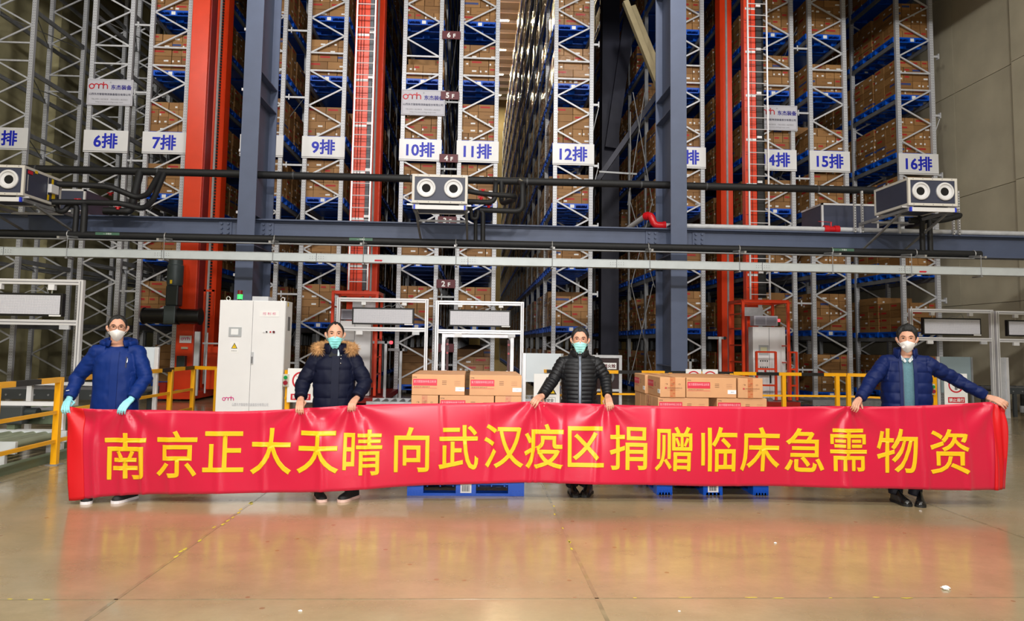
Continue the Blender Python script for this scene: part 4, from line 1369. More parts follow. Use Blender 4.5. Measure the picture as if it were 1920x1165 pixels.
for q in (CX0 + 0.06, CX1 - 0.1):
    MB().tube([(q + 0.03 * math.cos(a), CYF + 0.2, CZT + 0.035 + 0.03 * math.sin(a)) for a in np.linspace(0, 6.28, 15)[:-1]], 0.009, 8, closed=True).build('lifting_eye', CHROME, t, smooth=True)
signal_lamp(t, -3.72, CYF + 0.2, CZT, 'green')
MB().box(-3.5, -3.25, CYF + 0.1, CYF + 0.35, CZT, CZT + 0.07).build('roof_fan', GALV, t, bevel=0.006)
MB().box(CX1 - 0.001, CX1 + 0.004, CYF + 0.16, CYF + 0.3, 1.66, 1.88).build('side_vent', GREYINK, t)
MB().box(CX1 - 0.001, CX1 + 0.003, CYF + 0.12, CYF + 0.17, 2.04, 2.1).build('yellow_tag', YELLOWLAB, t)


# ------------------------------------------------------------------ yellow safety railings
def striped(a, b, t, z=1.05, seg=0.47, first=0):
    a, b = Vector(a), Vector(b)
    L = (b - a).length
    n = max(1, round(L / seg))
    for i in range(n):
        p, q = a.lerp(b, i / n), a.lerp(b, (i + 1) / n)
        MB().bar((p.x, p.y, z - 0.03), (q.x, q.y, z - 0.03), 0.06, 0.06).build('rail_stripe', YELLOW if (i + first) % 2 == 0 else BLACK, t)


def rail_post(t, x, y, zt=1.02):
    p = MB().box(x - 0.035, x + 0.035, y - 0.035, y + 0.035, 0, zt).build('post', YELLOW, t, bevel=0.004)
    MB().box(x - 0.07, x + 0.07, y - 0.07, y + 0.07, 0, 0.01).build('foot', GALV_DARK, p)


t = thing('safety_railing', 'yellow and black safety railing behind the man in the blue rain jacket', 'railing', (-4.85, 10.2, 0), 'safety railings')
striped((-4.93, 7.2, 0), (-4.98, 13.3, 0), t, z=1.03, first=1)
striped((-4.98, 13.3, 0), (-4.5, 13.1, 0), t, z=1.03, seg=0.7)
for z in (0.62, 0.28):
    MB().bar((-4.93, 7.2, z), (-4.98, 13.3, z), 0.04, 0.04).build('mid_rail', YELLOW, t)
for x, y in ((-4.93, 7.85), (-4.945, 9.03), (-4.955, 10.7), (-4.97, 12.3), (-4.98, 13.3), (-4.5, 13.1)):
    rail_post(t, x, y, 1.0)
t = thing('safety_railing', 'long yellow and black safety railing behind the second pallet of cartons', 'railing', (4.6, 13.3, 0), 'safety railings')
striped((2.2, 13.3, 0), (6.95, 13.4, 0), t, seg=0.43)
MB().bar((2.2, 13.3, 0.62), (6.95, 13.4, 0.62), 0.035, 0.035).build('mid_rail', YELLOW, t)
for x in (2.35, 3.6, 4.75, 5.75, 6.78):
    rail_post(t, x, 13.3 + (x - 2.2) * 0.02)
t = thing('safety_railing', 'yellow safety railing turning behind the man in the navy quilted jacket', 'railing', (7.5, 13.0, 0), 'safety railings')
striped((6.98, 13.4, 0), (7.35, 13.3, 0), t, seg=0.5)
striped((7.35, 13.3, 0), (8.2, 12.7, 0), t, seg=0.5, first=1)
MB().bar((7.0, 13.4, 0.62), (8.2, 12.7, 0.62), 0.035, 0.035).build('mid_rail', YELLOW, t)
for x, y in ((7.0, 13.4), (7.6, 13.1), (8.2, 12.7)):
    rail_post(t, x, y)
t = thing('safety_railing', 'short yellow railing holding a no-passing sign beside the white cabinet', 'railing', (-2.75, 11.9, 0), 'safety railings')
striped((-2.9, 11.5, 0), (-2.55, 12.6, 0), t, seg=0.55)
for x, y in ((-2.88, 11.55), (-2.7, 11.75), (-2.55, 12.6)):
    rail_post(t, x, y)
MB().bar((-2.9, 11.5, 0.62), (-2.55, 12.6, 0.62), 0.035, 0.035).build('mid_rail', YELLOW, t)
t = thing('safety_railing', 'short yellow railing beside the man in the black quilted jacket', 'railing', (1.5, 12.9, 0), 'safety railings')
striped((1.2, 13.5, 0), (1.75, 12.4, 0), t, seg=0.3)
MB().bar((1.2, 13.5, 0.62), (1.75, 12.4, 0.62), 0.035, 0.035).build('mid_rail', YELLOW, t)
for x, y in ((1.2, 13.5), (1.46, 12.98), (1.75, 12.4)):
    rail_post(t, x, y)


def button_box(x, y, z, label):
    t = thing('button_box', label, 'switch', (x, y, z), 'push-button boxes')
    MB().box(x - 0.045, x + 0.045, y, y + 0.06, z, z + 0.19).build('housing', M('beige_box', (214, 210, 196), 0.5), t, bevel=0.006)
    MB().cyl((x, y - 0.03, z + 0.14), (x, y, z + 0.14), 0.028, 12).build('green_button', M('green_plastic', (20, 150, 70), 0.3), t)
    MB().cyl((x, y - 0.035, z + 0.06), (x, y, z + 0.06), 0.034, 12).build('stop_button', M('maroon_plastic', (150, 30, 50), 0.3), t)


button_box(-2.89, 11.44, 0.80, 'push-button box on the railing beside the white cabinet')
button_box(1.72, 12.3, 0.72, 'push-button box behind the arm of the man in the black quilted jacket')
button_box(8.1, 12.58, 0.72, 'push-button box behind the man in the navy quilted jacket')


def no_pass_sign(x, y, z, w_, h_, label, text=True, grp='no-passing signs', foot=False):
    o = MB().box(x - w_ / 2, x + w_ / 2, y, y + 0.012, z, z + h_).build('warning_sign', LABELW, bevel=0.003)
    tag(o, label, 'sign', grp)
    r = w_ * (0.33 if text else 0.44)
    zc = z + h_ * (0.64 if text else 0.57)
    m = MB()
    n = 32
    v = []
    for k in range(n):
        a = 2 * math.pi * k / n
        v += [(x + r * math.cos(a), y - 0.002, zc + r * math.sin(a)), (x + r * 0.82 * math.cos(a), y - 0.002, zc + r * 0.82 * math.sin(a))]
    m.add(v, [(2 * k, (2 * k + 2) % (2 * n), (2 * k + 3) % (2 * n), 2 * k + 1) for k in range(n)])
    m.bar((x - r * 0.62, y - 0.002, zc + r * 0.62), (x + r * 0.62, y - 0.002, zc - r * 0.62), 0.001, r * 0.17, ref=(0, 1, 0))
    m.build('prohibition_ring', REDINK, o)
    m = MB()
    m.cyl((x, y - 0.0035, zc + r * 0.5), (x, y - 0.0025, zc + r * 0.5), r * 0.13, 12)
    m.box(x - r * 0.16, x + r * 0.16, y - 0.0035, y - 0.0025, zc - r * 0.1, zc + r * 0.32)
    m.box(x - r * 0.15, x - r * 0.03, y - 0.0035, y - 0.0025, zc - r * 0.62, zc - r * 0.1).box(x + r * 0.03, x + r * 0.15, y - 0.0035, y - 0.0025, zc - r * 0.62, zc - r * 0.1)
    m.build('walking_figure', INK, o)
    if text:
        b = MB().box(x - w_ * 0.36, x + w_ * 0.36, y - 0.003, y - 0.0005, z + h_ * 0.07, z + h_ * 0.25).build('text_band', REDINK, o)
        put_text('禁止通行', (x, y - 0.005, z + h_ * 0.16), h_ * 0.12, LABELW, b, bold=0.02)
    if foot:
        for q in (-0.15, 0.15):
            MB().box(x + q - 0.02, x + q + 0.02, y + 0.012, y + 0.05, 0, z + h_ * 0.8).build('sign_leg', YELLOW, o)
    return o


no_pass_sign(8.47, 12.5, 0.55, 0.42, 0.55, 'no-passing sign with red band under the sleeve of the man in navy', foot=True)
no_pass_sign(-2.66, 11.46, 0.56, 0.42, 0.52, 'no-passing sign with red band behind the sleeve of the man in the parka')
no_pass_sign(4.03, 13.29, 0.72, 0.29, 0.37, 'white no-entry sign of a pair on the long railing, the one nearer the middle', False, 'no-entry signs on the long railing')
no_pass_sign(4.34, 13.29, 0.72, 0.29, 0.37, 'white no-entry sign of a pair on the long railing, the one nearer the crane', False, 'no-entry signs on the long railing')
x, y, z = 1.25, 12.55, 0.46
o = MB().box(x - 0.225, x + 0.225, y, y + 0.012, z, z + 0.54).build('warning_sign', LABELW, bevel=0.003)
tag(o, 'white caution sign with a yellow triangle under the arm of the man in black', 'sign')
MB().add([(x - 0.17, y - 0.002, z + 0.19), (x + 0.17, y - 0.002, z + 0.19), (x, y - 0.002, z + 0.49)], [(0, 1, 2)]).build('triangle_border', INK, o)
MB().add([(x - 0.14, y - 0.003, z + 0.208), (x + 0.14, y - 0.003, z + 0.208), (x, y - 0.003, z + 0.455)], [(0, 1, 2)]).build('caution_triangle', YELLOWLAB, o)
MB().box(x - 0.012, x + 0.012, y - 0.004, y - 0.003, z + 0.27, z + 0.37).box(x - 0.012, x + 0.012, y - 0.004, y - 0.003, z + 0.225, z + 0.25).build('exclamation_mark', INK, o)
b = MB().box(x - 0.15, x + 0.15, y - 0.002, y - 0.0005, z + 0.04, z + 0.14).build('text_box', INK, o)
b2 = MB().box(x - 0.146, x + 0.146, y - 0.003, y - 0.002, z + 0.044, z + 0.136).build('text_field', LABELW, o)
put_text('注意安全', (x, y - 0.004, z + 0.09), 0.06, INK, o, bold=0.02)

# guard panels, fire cabinet
GLASSY = M('pale_blue_panel', (214, 224, 232), 0.3, 0, 0.04, 2)
for (x0, x1, y, z0, z1, lx, mat, lab) in ((0.94, 1.58, 13.3, 0.82, 1.34, 0.91, GLASSY, 'white guard panel beside the man in the black quilted jacket'),
                                    (-5.5, -5.02, 11.8, 0.90, 1.37, -5.0, GLASSY, 'white guard panel behind the shoulder of the man in the blue rain jacket'),
                                    (10.5, 11.2, 16.0, 0.55, 1.36, 10.44, M('frosted_blue_panel', (150, 168, 176), 0.35, 0.1, 0.06, 2), 'frosted grey guard panel under the display behind the man in navy')):
    t = thing('safety_screen', lab, 'screen', ((x0 + x1) / 2, y, 0), 'guard panels')
    MB().box(x0, x1, y, y + 0.01, z0, z1).build('sheet', mat, t)
    MB().box(lx - 0.03, lx + 0.03, y - 0.02, y + 0.04, 0, z1).build('post', ALU, t, bevel=0.004)
    MB().box(x1 + 0.0 if lx < x0 else x0 - 0.04, x1 + 0.04 if lx < x0 else x0, y - 0.02, y + 0.04, 0, z1).build('post', GALV_DARK, t)
t = thing('guard_post', 'tall silver post with an arm standing in front of the concrete wall', 'post', (12.1, 15.9, 0))
MB().box(11.85, 12.02, 16.0, 16.1, 0, 1.36).build('sheet', GALV, t)
MB().box(12.02, 12.08, 15.98, 16.12, 0, 1.36).build('edge_profile', ALU, t)
t = thing('hydrant_box', 'dark fire hydrant box with a pale frame behind the man in black', 'fire box', (2.75, 15.1, 0))
MB().box(2.5, 3.0, 15.1, 15.3, 0.0, 1.26).build('body', M('dark_hydrant', (46, 22, 26), 0.5), t)
for a, b, c, d in ((2.44, 2.5, 0, 1.3), (3.0, 3.06, 0, 1.3), (2.5, 3.0, 1.24, 1.3), (2.5, 3.0, 0.55, 0.6)):
    MB().box(a, b, 15.06, 15.14, c, d).build('door_frame', GALV, t)
p = MB().box(2.66, 2.95, 15.09, 15.098, 1.01, 1.14).build('name_plate', LABELW, t)
put_text('消火栓', (2.805, 15.086, 1.075), 0.085, MAROON, p, bold=0.03)
MB().tube([(2.75 + 0.13 * math.cos(a), 15.08, 0.85 + 0.13 * math.sin(a)) for a in np.linspace(0, 6.28, 19)[:-1]], 0.03, 8, closed=True).build('hose_reel', GREYINK, t, smooth=True)


# ------------------------------------------------------------------ conveyors
def conveyor(x0, x1, y0, y1, z, label, frame, roll, n, legs=True, deep=0.14):
    t = thing('roller_conveyor', label, 'conveyor', ((x0 + x1) / 2, (y0 + y1) / 2, 0), 'roller conveyors')
    for y in (y0, y1 - 0.05):
        r_ = MB().box(x0, x1, y, y + 0.05, z - deep, z).build('side_rail', frame, t, bevel=0.003)
        for k in range(int((x1 - x0) / 0.22)):
            if y == y0:
                MB().cyl((x0 + 0.1 + k * 0.22, y - 0.012, z - deep * 0.55), (x0 + 0.1 + k * 0.22, y, z - deep * 0.55), 0.016, 8).build('bolt', GALV_DARK, r_)
    rm, _ = MB().cyl((0, y0 + 0.05, 0), (0, y1 - 0.05, 0), 0.045, 14).mesh('roller', roll, smooth=False)
    shade_auto(rm)
    for k in range(n):
        inst(rm, 'roller', (x0 + 0.12 + k * (x1 - x0 - 0.24) / (n - 1), (y0 + y1) / 2, z - 0.095), t)
    if legs:
        for x in (x0 + 0.15, x1 - 0.15):
            for y in (y0, y1 - 0.05):
                MB().box(x - 0.04, x + 0.04, y, y + 0.05, 0, z - deep).build('leg', frame, t)
    return t


ROLL = M('zinc_green_roller', (150, 158, 134), 0.35, 0.3, 0.08, 3)
conveyor(-9.2, -5.24, 8.75, 9.85, 0.30, 'low roller conveyor with white side rails just behind the near railing', M('pale_conveyor', (216, 222, 226), 0.4, 0.1), ROLL, 26)
conveyor(-9.6, -5.35, 10.2, 11.0, 0.52, 'grey-green roller conveyor in the second line behind the near railing', GREENP, GALV_DARK, 22, deep=0.18)
conveyor(-9.8, -5.6, 12.2, 13.4, 0.66, 'dark conveyor at the back beyond the near railing', M('dark_conveyor', (64, 68, 70), 0.5), GALV_DARK, 20, deep=0.16)
o = MB().box(-5.2, -5.08, 7.0, 12.6, 0, 0.09).build('floor_kerb', GREENP)
tag(o, 'green-grey steel kerb along the foot of the near railing', 'kerb')
for i, (x0, x1, y, z) in enumerate(((-7.2, -5.3, 10.0, 0.6), (-6.9, -5.35, 11.4, 0.78), (-7.6, -5.4, 9.95, 0.24))):
    t = thing('guide_rail', ('white guide bar lying over the low conveyor', 'white guide bar above the back conveyor', 'pale guide bar between the near conveyors')[i], 'rail', ((x0 + x1) / 2, y, 0), 'guide bars of the conveyors')
    MB().box(x0, x1, y, y + 0.12, z, z + 0.05).build('bar', WHITE, t)
    for q in (x0 + 0.2, x1 - 0.15):
        MB().box(q - 0.035, q + 0.035, y + 0.03, y + 0.09, 0, z).build('leg', WHITE, t)
t = thing('chain_drive', 'dark drive unit with motor sitting between the near conveyors', 'motor', (-6.3, 10.1, 0), None)
MB().box(-6.75, -5.9, 9.95, 10.15, 0.36, 0.6).build('housing', M('dark_conveyor', (64, 68, 70), 0.5), t, bevel=0.02)
MB().cyl((-6.95, 10.05, 0.5), (-6.75, 10.05, 0.5), 0.09, 16).cyl((-5.9, 10.05, 0.5), (-5.75, 10.05, 0.5), 0.07, 16).build('motor', M('dark_motor', (50, 58, 60), 0.4, 0.2), t, smooth='auto')
for q in (-6.55, -6.05):
    MB().box(q - 0.05, q + 0.05, 9.98, 10.12, 0, 0.36).build('leg', GREENP, t)
conveyor(11.7, 13.6, 13.2, 15.2, 0.34, 'dark roller conveyor beside the concrete wall', GALV_DARK, GALV_DARK, 10)
conveyor(12.3, 13.6, 16.3, 17.4, 0.66, 'grey conveyor frame under the display nearest the concrete wall', M('dark_conveyor', (64, 68, 70), 0.5), GALV_DARK, 7)
conveyor(-2.2, -0.5, 15.2, 16.2, 0.28, 'grey roller conveyor on the floor behind the first pallet of cartons', GALV, GALV_DARK, 9)
conveyor(0.1, 1.7, 16.4, 17.6, 0.28, 'grey roller conveyor on the floor below rack eleven', GALV, GALV_DARK, 9)
conveyor(8.2, 10.8, 17.4, 18.6, 0.26, 'grey roller conveyor on the floor below rack fifteen', GALV_DARK, GALV_DARK, 12)

# guide posts standing in the mouths of the aisles
for i, (x, y, h_) in enumerate(((-2.05, 17.0, 1.52), (-1.75, 17.5, 1.35), (6.0, 17.6, 1.75), (5.2, 17.4, 1.2))):
    t = thing('sensor_post', ('steel sensor post with a red lamp beside the crane at rack ten', 'shorter steel sensor post below rack ten', 'steel sensor post beside the crane at rack thirteen', 'low steel sensor post below rack thirteen')[i], 'post', (x, y, 0), 'sensor posts by the aisles')
    MB().box(x - 0.03, x + 0.03, y, y + 0.06, 0, h_).build('post', GALV, t)
    MB().box(x - 0.3, x + 0.12, y, y + 0.04, h_ - 0.06, h_).build('arm', GALV_DARK, t)
    MB().cyl((x + 0.12, y - 0.01, h_ - 0.03), (x + 0.12, y + 0.04, h_ - 0.03), 0.04, 10).build('lamp', M('red_lens_lit', (255, 50, 60), 0.3, emit=4.0) if i == 0 else BLACK, t)

# ------------------------------------------------------------------ cartons on two pallets behind the banner
FCART = M('fresh_cardboard', (206, 154, 108), 0.6, 0, 0.05, 6, 0.03, 120)
TAPE = M('printed_tape', (190, 124, 80), 0.3)
TAPE2 = M('tape_stripe', (186, 84, 52), 0.4)


def carton(x0, x1, y0, y1, z0, label, front=None, left=None, lid=None):
    z1 = z0 + 0.205
    o = MB().box(x0, x1, y0, y1, z0, z1).build('carton', FCART, bevel=0.005)
    tag(o, label, 'carton', 'cartons on the floor pallets')

    def rect(mat, nm, a, b, c, d, face, par=o, e=0.0012):
        """a..b along the face, c..d up, as fractions; thin raised print"""
        m = MB()
        za, zb = z0 + c * 0.205, z0 + d * 0.205
        if face == 'front':
            w_ = x1 - x0
            m.box(x0 + a * w_, x0 + b * w_, y0 - e, y0 + 0.0005, za, zb)
        else:
            w_ = y1 - y0
            m.box(x0 - e, x0 + 0.0005, y1 - b * w_, y1 - a * w_, za, zb)
        return m.build(nm, mat, par)

    def txt(s, fx, fz, h_, wfrac, mat, face, par, e=0.0025, bold=0.0):
        if face == 'front':
            put_text(s, (x0 + fx * (x1 - x0), y0 - e, z0 + fz * 0.205), h_ * 0.205, mat, par, width=wfrac * (x1 - x0), bold=bold)
        else:
            put_text(s, (x0 - e, y1 - fx * (y1 - y0), z0 + fz * 0.205), h_ * 0.205, mat, par, width=wfrac * (y1 - y0), facing='x', bold=bold)
    for face, kind in (('front', front), ('left', left)):
        if kind == 'L':
            p = rect(M('box_red', (206, 42, 66), 0.55), 'red_label', 0.02, 0.475, 0.46, 0.78, face)
            txt('复方醋酸钠林格注射液', 0.247, 0.66, 0.13, 0.42, M('pink_print', (240, 170, 180), 0.6), face, p)
            rect(M('box_red', (206, 42, 66), 0.55), 'red_line', 0.02, 0.475, 0.335, 0.35, face)
            txt('批准文号 国药准字', 0.19, 0.40, 0.06, 0.3, M('brown_print', (120, 80, 56), 0.6), face, o)
            txt('CTTQ', 0.055, 0.86, 0.05, 0.07, INK, face, o, bold=0.03)
            for k in range(3):
                rect(M('brown_print', (120, 80, 56), 0.6), 'small_print', 0.57, 0.655, 0.52 + k * 0.08, 0.545 + k * 0.08, face)
                rect(M('faint_print', (176, 128, 92), 0.6), 'small_print', 0.80, 0.915, 0.50 + k * 0.085, 0.52 + k * 0.085, face)
            s = rect(LABELW, 'sticker', 0.825, 0.995, 0.2, 0.395, face, e=0.002)
            txt('000951', 0.92, 0.3, 0.06, 0.07, GREYINK, face, s, e=0.0035)
        elif kind == 'S':
            p = rect(TAPE, 'tape', 0.39, 0.6, 0.0, 1.0, face)
            for k in range(7):
                if k in (3,):
                    continue
                rect(TAPE2, 'tape_print', 0.41 + (k % 2) * 0.09, 0.49 + (k % 2) * 0.09, 0.04 + k * 0.135, 0.075 + k * 0.135, face, p, e=0.002)
            txt('↑ ☂ ♢', 0.5, 0.66, 0.12, 0.62, M('brown_print', (120, 80, 56), 0.6), face, o, e=0.003)
            txt('正大天晴药业集团股份有限公司', 0.52, 0.47, 0.07, 0.68, M('brown_print', (120, 80, 56), 0.6), face, o, e=0.003)
            rect(M('box_red', (206, 42, 66), 0.55), 'red_mark', 0.2, 0.26, 0.43, 0.51, face, e=0.002)
            rect(M('faint_print', (176, 128, 92), 0.6), 'small_print', 0.28, 0.76, 0.36, 0.375, face)
    if lid:
        # tape along the long centre line of the lid
        if lid == 'x':
            MB().box(x0, x1, (y0 + y1) / 2 - 0.025, (y0 + y1) / 2 + 0.025, z1, z1 + 0.0012).build('lid_tape', TAPE, o)
        else:
            MB().box((x0 + x1) / 2 - 0.025, (x0 + x1) / 2 + 0.025, y0, y1, z1, z1 + 0.0012).build('lid_tape', TAPE, o)
    return o


HT = 0.2075
ol = ['bottom', 'second', 'third', 'fourth', 'top']
dp = ['front', 'second', 'third', 'back']
# first pallet, between the man in the parka and the man in black
pallet((-0.06, 7.93, 0), 'blue plastic pallet on the floor nearer the man in the parka', 'pallets on the floor', PALLET_X, True)
PX, PYF = -0.62, 7.40
for l in range(5):
    z = 0.157 + l * HT
    if l in (4, 2, 0):
        for r in range(4):
            y0 = PYF + r * 0.272
            for i, (a, b) in enumerate(((-0.622, -0.092), (-0.045, 0.482))):
                carton(a, b, y0, y0 + 0.268, z, 'tan carton in the %s layer of the first floor pallet, %s row, %s' % (ol[l], dp[r], ('parka side', 'black-jacket side')[i]), 'L' if r == 0 and l > 2 else None, None, 'x' if l == 4 else None)
    else:
        for i, (a, b, k) in enumerate(((-0.624, -0.355, 'S'), (-0.342, 0.205, 'L'), (0.215, 0.482, 'S'))):
            nr = 2 if k == 'S' else 4
            for r in range(nr):
                d = 0.53 if k == 'S' else 0.268
                y0 = PYF + r * (d + 0.006)
                rw = dp[r] if nr == 4 else ('front', 'back')[r]
                carton(a, b, y0, y0 + d, z, 'tan carton in the %s layer of the first floor pallet, %s row, %s column' % (ol[l], rw, ('parka-side', 'middle', 'black-jacket-side')[i]), k if r == 0 and l > 2 else None)
# second pallet, past the man in black
pallet((2.46, 8.02, 0), 'blue plastic pallet on the floor past the man in the black jacket', 'pallets on the floor', PALLET_Y, True)
PYF = 7.475
for l in range(5):
    z = 0.157 + l * HT
    top = l in (4, 2, 0)
    if top:
        for i, (a, b, k) in enumerate(((1.912, 2.178, 'S'), (2.188, 2.712, 'L'), (2.728, 2.99, 'S'))):
            nr = 2 if k == 'S' else 4
            for r in range(nr):
                d = 0.53 if k == 'S' else 0.268
                jx = -0.03 if (i == 0 and r == 1 and l == 4) else 0
                y0 = PYF - 0.012 + r * (d + 0.008) + (0.0 if i != 1 else 0.004)
                rw = dp[r] if nr == 4 else ('front', 'back')[r]
                carton(a + jx, b + jx, y0, y0 + d, z, 'tan carton in the %s layer of the second floor pallet, %s row, %s column' % (ol[l], rw, ('black-jacket-side', 'middle', 'navy-jacket-side')[i]), k if r == 0 and l > 2 else None, 'L' if i == 0 and l > 2 else None, ('y' if k == 'S' else 'x') if l == 4 else None)
    else:
        for i, (a, b) in enumerate(((1.895, 2.425), (2.51, 3.035))):
            for r in range(4):
                y0 = PYF + r * 0.272
                carton(a, b, y0, y0 + 0.268, z, 'tan carton in the %s layer of the second floor pallet, %s row, %s' % (ol[l], dp[r], ('black-jacket side', 'navy-jacket side')[i]), 'L' if r == 0 and l > 2 else None, 'S' if i == 0 and l > 2 and r == 1 else None)

# ------------------------------------------------------------------ the banner
BX = [-3.8, -1.4, 1.0, 2.5, 5.3]
BY = [6.90, 7.0, 7.12, 7.05, 6.88]
BTOP = [(-3.695, 0.885), (-3.588, 0.871), (-3.354, 0.858), (-2.885, 0.856), (-2.409, 0.845), (-2.193, 0.846), (-1.928, 0.858), (-1.637, 0.879), (-1.146, 0.912), (-0.848, 0.924), (-0.447, 0.932), (0.062, 0.941), (0.578, 0.959), (0.891, 0.946), (1.308, 0.936), (1.619, 0.93), (2.139, 0.933), (2.916, 0.939), (3.639, 0.956), (3.948, 0.956), (4.463, 0.979), (4.721, 0.999), (5.004, 1.019), (5.08, 0.989), (5.152, 0.975)]
BBOT = [(-3.649, 0.036), (-3.402, 0.063), (-3.079, 0.076), (-2.375, 0.092), (-1.608, 0.104), (-0.925, 0.13), (-0.428, 0.157), (0.076, 0.17), (0.588, 0.178), (1.105, 0.173), (1.62, 0.17), (2.135, 0.167), (2.65, 0.165), (3.418, 0.168), (4.184, 0.171), (5.152, 0.177)]
BCHAR = [(-3.177, 0.43), (-2.723, 0.45), (-2.306, 0.474), (-1.874, 0.48), (-1.441, 0.476), (-1.033, 0.471), (-0.577, 0.496), (-0.134, 0.516), (0.3, 0.526), (0.687, 0.527), (1.093, 0.528), (1.506, 0.524), (1.94, 0.52), (2.385, 0.521), (2.792, 0.523), (3.219, 0.525), (3.645, 0.532), (4.107, 0.534), (4.593, 0.537)]
BTEXT = '南京正大天晴向武汉疫区捐赠临床急需物资'


def b_top(x):
    return float(np.interp(x, [p[0] for p in BTOP], [p[1] for p in BTOP]))


def b_bot(x):
    return float(np.interp(x, [p[0] for p in BBOT], [p[1] for p in BBOT]))


rr = random.Random(5)
CREASE = [(-3.44, .012, .02), (-3.2, .010, .025), (-3.02, .014, .02), (-2.78, .008, .03), (-2.35, .006, .03), (-1.95, .008, .02), (-1.42, .010, .03), (-1.02, .007, .02), (-0.3, .006, .02), (0.15, .006, .02), (0.56, .012, .02), (0.62, .010, .015), (0.85, .008, .02), (1.2, .008, .02), (1.75, .006, .02), (2.6, .005, .02), (3.1, .005, .02), (3.62, .012, .03), (4.15, .008, .03), (4.36, .010, .02), (4.75, .010, .03), (5.02, .02, .025), (5.12, -.02, .02)]
GRIPS = [(-3.73, .0), (-3.2, .0), (-1.62, .0), (-1.16, .0), (0.6, .0), (1.3, .0), (3.66, .0), (5.06, .0)]


def b_y(x, z):
    t, b = b_top(x), b_bot(x)
    v = min(1.0, max(0.0, (t - z) / (t - b)))
    y = float(np.interp(x, BX, BY))
    y += 0.05 * v * v - 0.02 * v
    y += 0.024 * math.sin(x * 2.1 + v * 1.7) * (0.3 + v) + 0.015 * math.sin(x * 5.3 - v * 2.2 + 1.0) * (0.3 + v)
    for cx, amp, w_ in CREASE:
        d = (x - cx - 0.02 * math.sin(3 * v + cx)) / w_
        if abs(d) < 4:
            y -= 1.9 * amp * math.exp(-d * d) * (0.55 + 0.45 * v)
    # pleats that fan out from the hands
    for gx, _ in GRIPS:
        dx, dz = x - gx, max(t - z, 0.0) + 0.04
        r = math.hypot(dx, dz)
        if r < 0.75:
            a = math.atan2(dx, dz)
            y += 0.024 * math.sin(a * 7 + gx * 3) * min(1, r / 0.12) * (1 - r / 0.75) ** 1.3
    return y


CLOTH = M('red_banner_cloth', (200, 13, 56), 0.36, 0, 0.03, 2, 0.02, 300, sheen=0.15)
nt_, b_ = nodes_of(CLOTH)
PRINT = M('yellow_print', (240, 188, 18), 0.42)
NX, NV = 420, 26
m = MB()
vs_ = []
for i in range(NX + 1):
    x = BTOP[0][0] + (BTOP[-1][0] - BTOP[0][0]) * i / NX
    t_, b2 = b_top(x), b_bot(x)
    for j in range(NV + 1):
        v = j / NV
        z = t_ + (b2 - t_) * v
        xx = x + (0.055 * v if i < 20 else 0.0) * (1 - i / 20) + (0.02 * v * (i - NX + 20) / 20 if i > NX - 20 else 0)
        vs_.append((xx, b_y(x, z), z))
fs_ = [(i * (NV + 1) + j, (i + 1) * (NV + 1) + j, (i + 1) * (NV + 1) + j + 1, i * (NV + 1) + j + 1) for i in range(NX) for j in range(NV)]
m.add(vs_, [f[::-1] for f in fs_])
banner = m.build('banner', CLOTH, smooth=True)
tag(banner, 'long red cloth banner with yellow Chinese characters held by four men', 'banner')
md = banner.modifiers.new('thickness', 'SOLIDIFY')
md.thickness = 0.002
md.offset = 1

HEM = M('bright_red_hem', (214, 12, 26), 0.45, 0, 0.03, 3)
for xa, xb, sh0, sh1 in ((BTOP[0][0], BTOP[0][0] + 0.15, 0.055, 0.035), (BTOP[-1][0] - 0.13, BTOP[-1][0], 0.0, 0.02)):
    mh = MB()
    vs_ = []
    for i in range(13):
        x = xa + (xb - xa) * i / 12
        t_, b2 = b_top(x), b_bot(x)
        for j in range(NV + 1):
            v = j / NV
            z = t_ + (b2 - t_) * v
            vs_.append((x + (sh0 + (sh1 - sh0) * i / 12) * v, b_y(x, z) - 0.0045 - 0.006 * math.sin(math.pi * i / 12), z))
    mh.add(vs_, [(i * (NV + 1) + j + 1, (i + 1) * (NV + 1) + j + 1, (i + 1) * (NV + 1) + j, i * (NV + 1) + j) for i in range(12) for j in range(NV)])
    ho = mh.build('end_hem', HEM, banner, smooth=True)
    mdh = ho.modifiers.new('thickness', 'SOLIDIFY')
    mdh.thickness = 0.0015

for ch, (cx, cz) in zip(BTEXT, BCHAR):
    v, f = text_mesh(ch, 1.0, 0.013, res=4)
    ext = v.max(0) - v.min(0)
    v = v * np.array([0.4, 0.455, 1.0])
    bm = bmesh.new()
    bvs = [bm.verts.new((cx + a, -q, cz + b)) for a, b, q in v]
    for q in f:
        try:
            bm.faces.new([bvs[i] for i in q])
        except ValueError:
            pass
    x0, x1 = cx + v[:, 0].min(), cx + v[:, 0].max()
    z0, z1 = cz + v[:, 1].min(), cz + v[:, 1].max()
    for px in np.arange(x0 + 0.015, x1, 0.018):
        bmesh.ops.bisect_plane(bm, geom=bm.verts[:] + bm.edges[:] + bm.faces[:], plane_co=(px, 0, 0), plane_no=(1, 0, 0))
    for pz in np.arange(z0 + 0.04, z1, 0.05):
        bmesh.ops.bisect_plane(bm, geom=bm.verts[:] + bm.edges[:] + bm.faces[:], plane_co=(0, 0, pz), plane_no=(0, 0, 1))
    bm.verts.index_update()
    mb = MB()
    mb.add([(q.co.x, b_y(q.co.x, q.co.z) - 0.004 + q.co.y, q.co.z) for q in bm.verts], [tuple(w_.index for w_ in q.verts) for q in bm.faces])
    bm.free()
    mb.build('character', PRINT, banner, smooth=True)

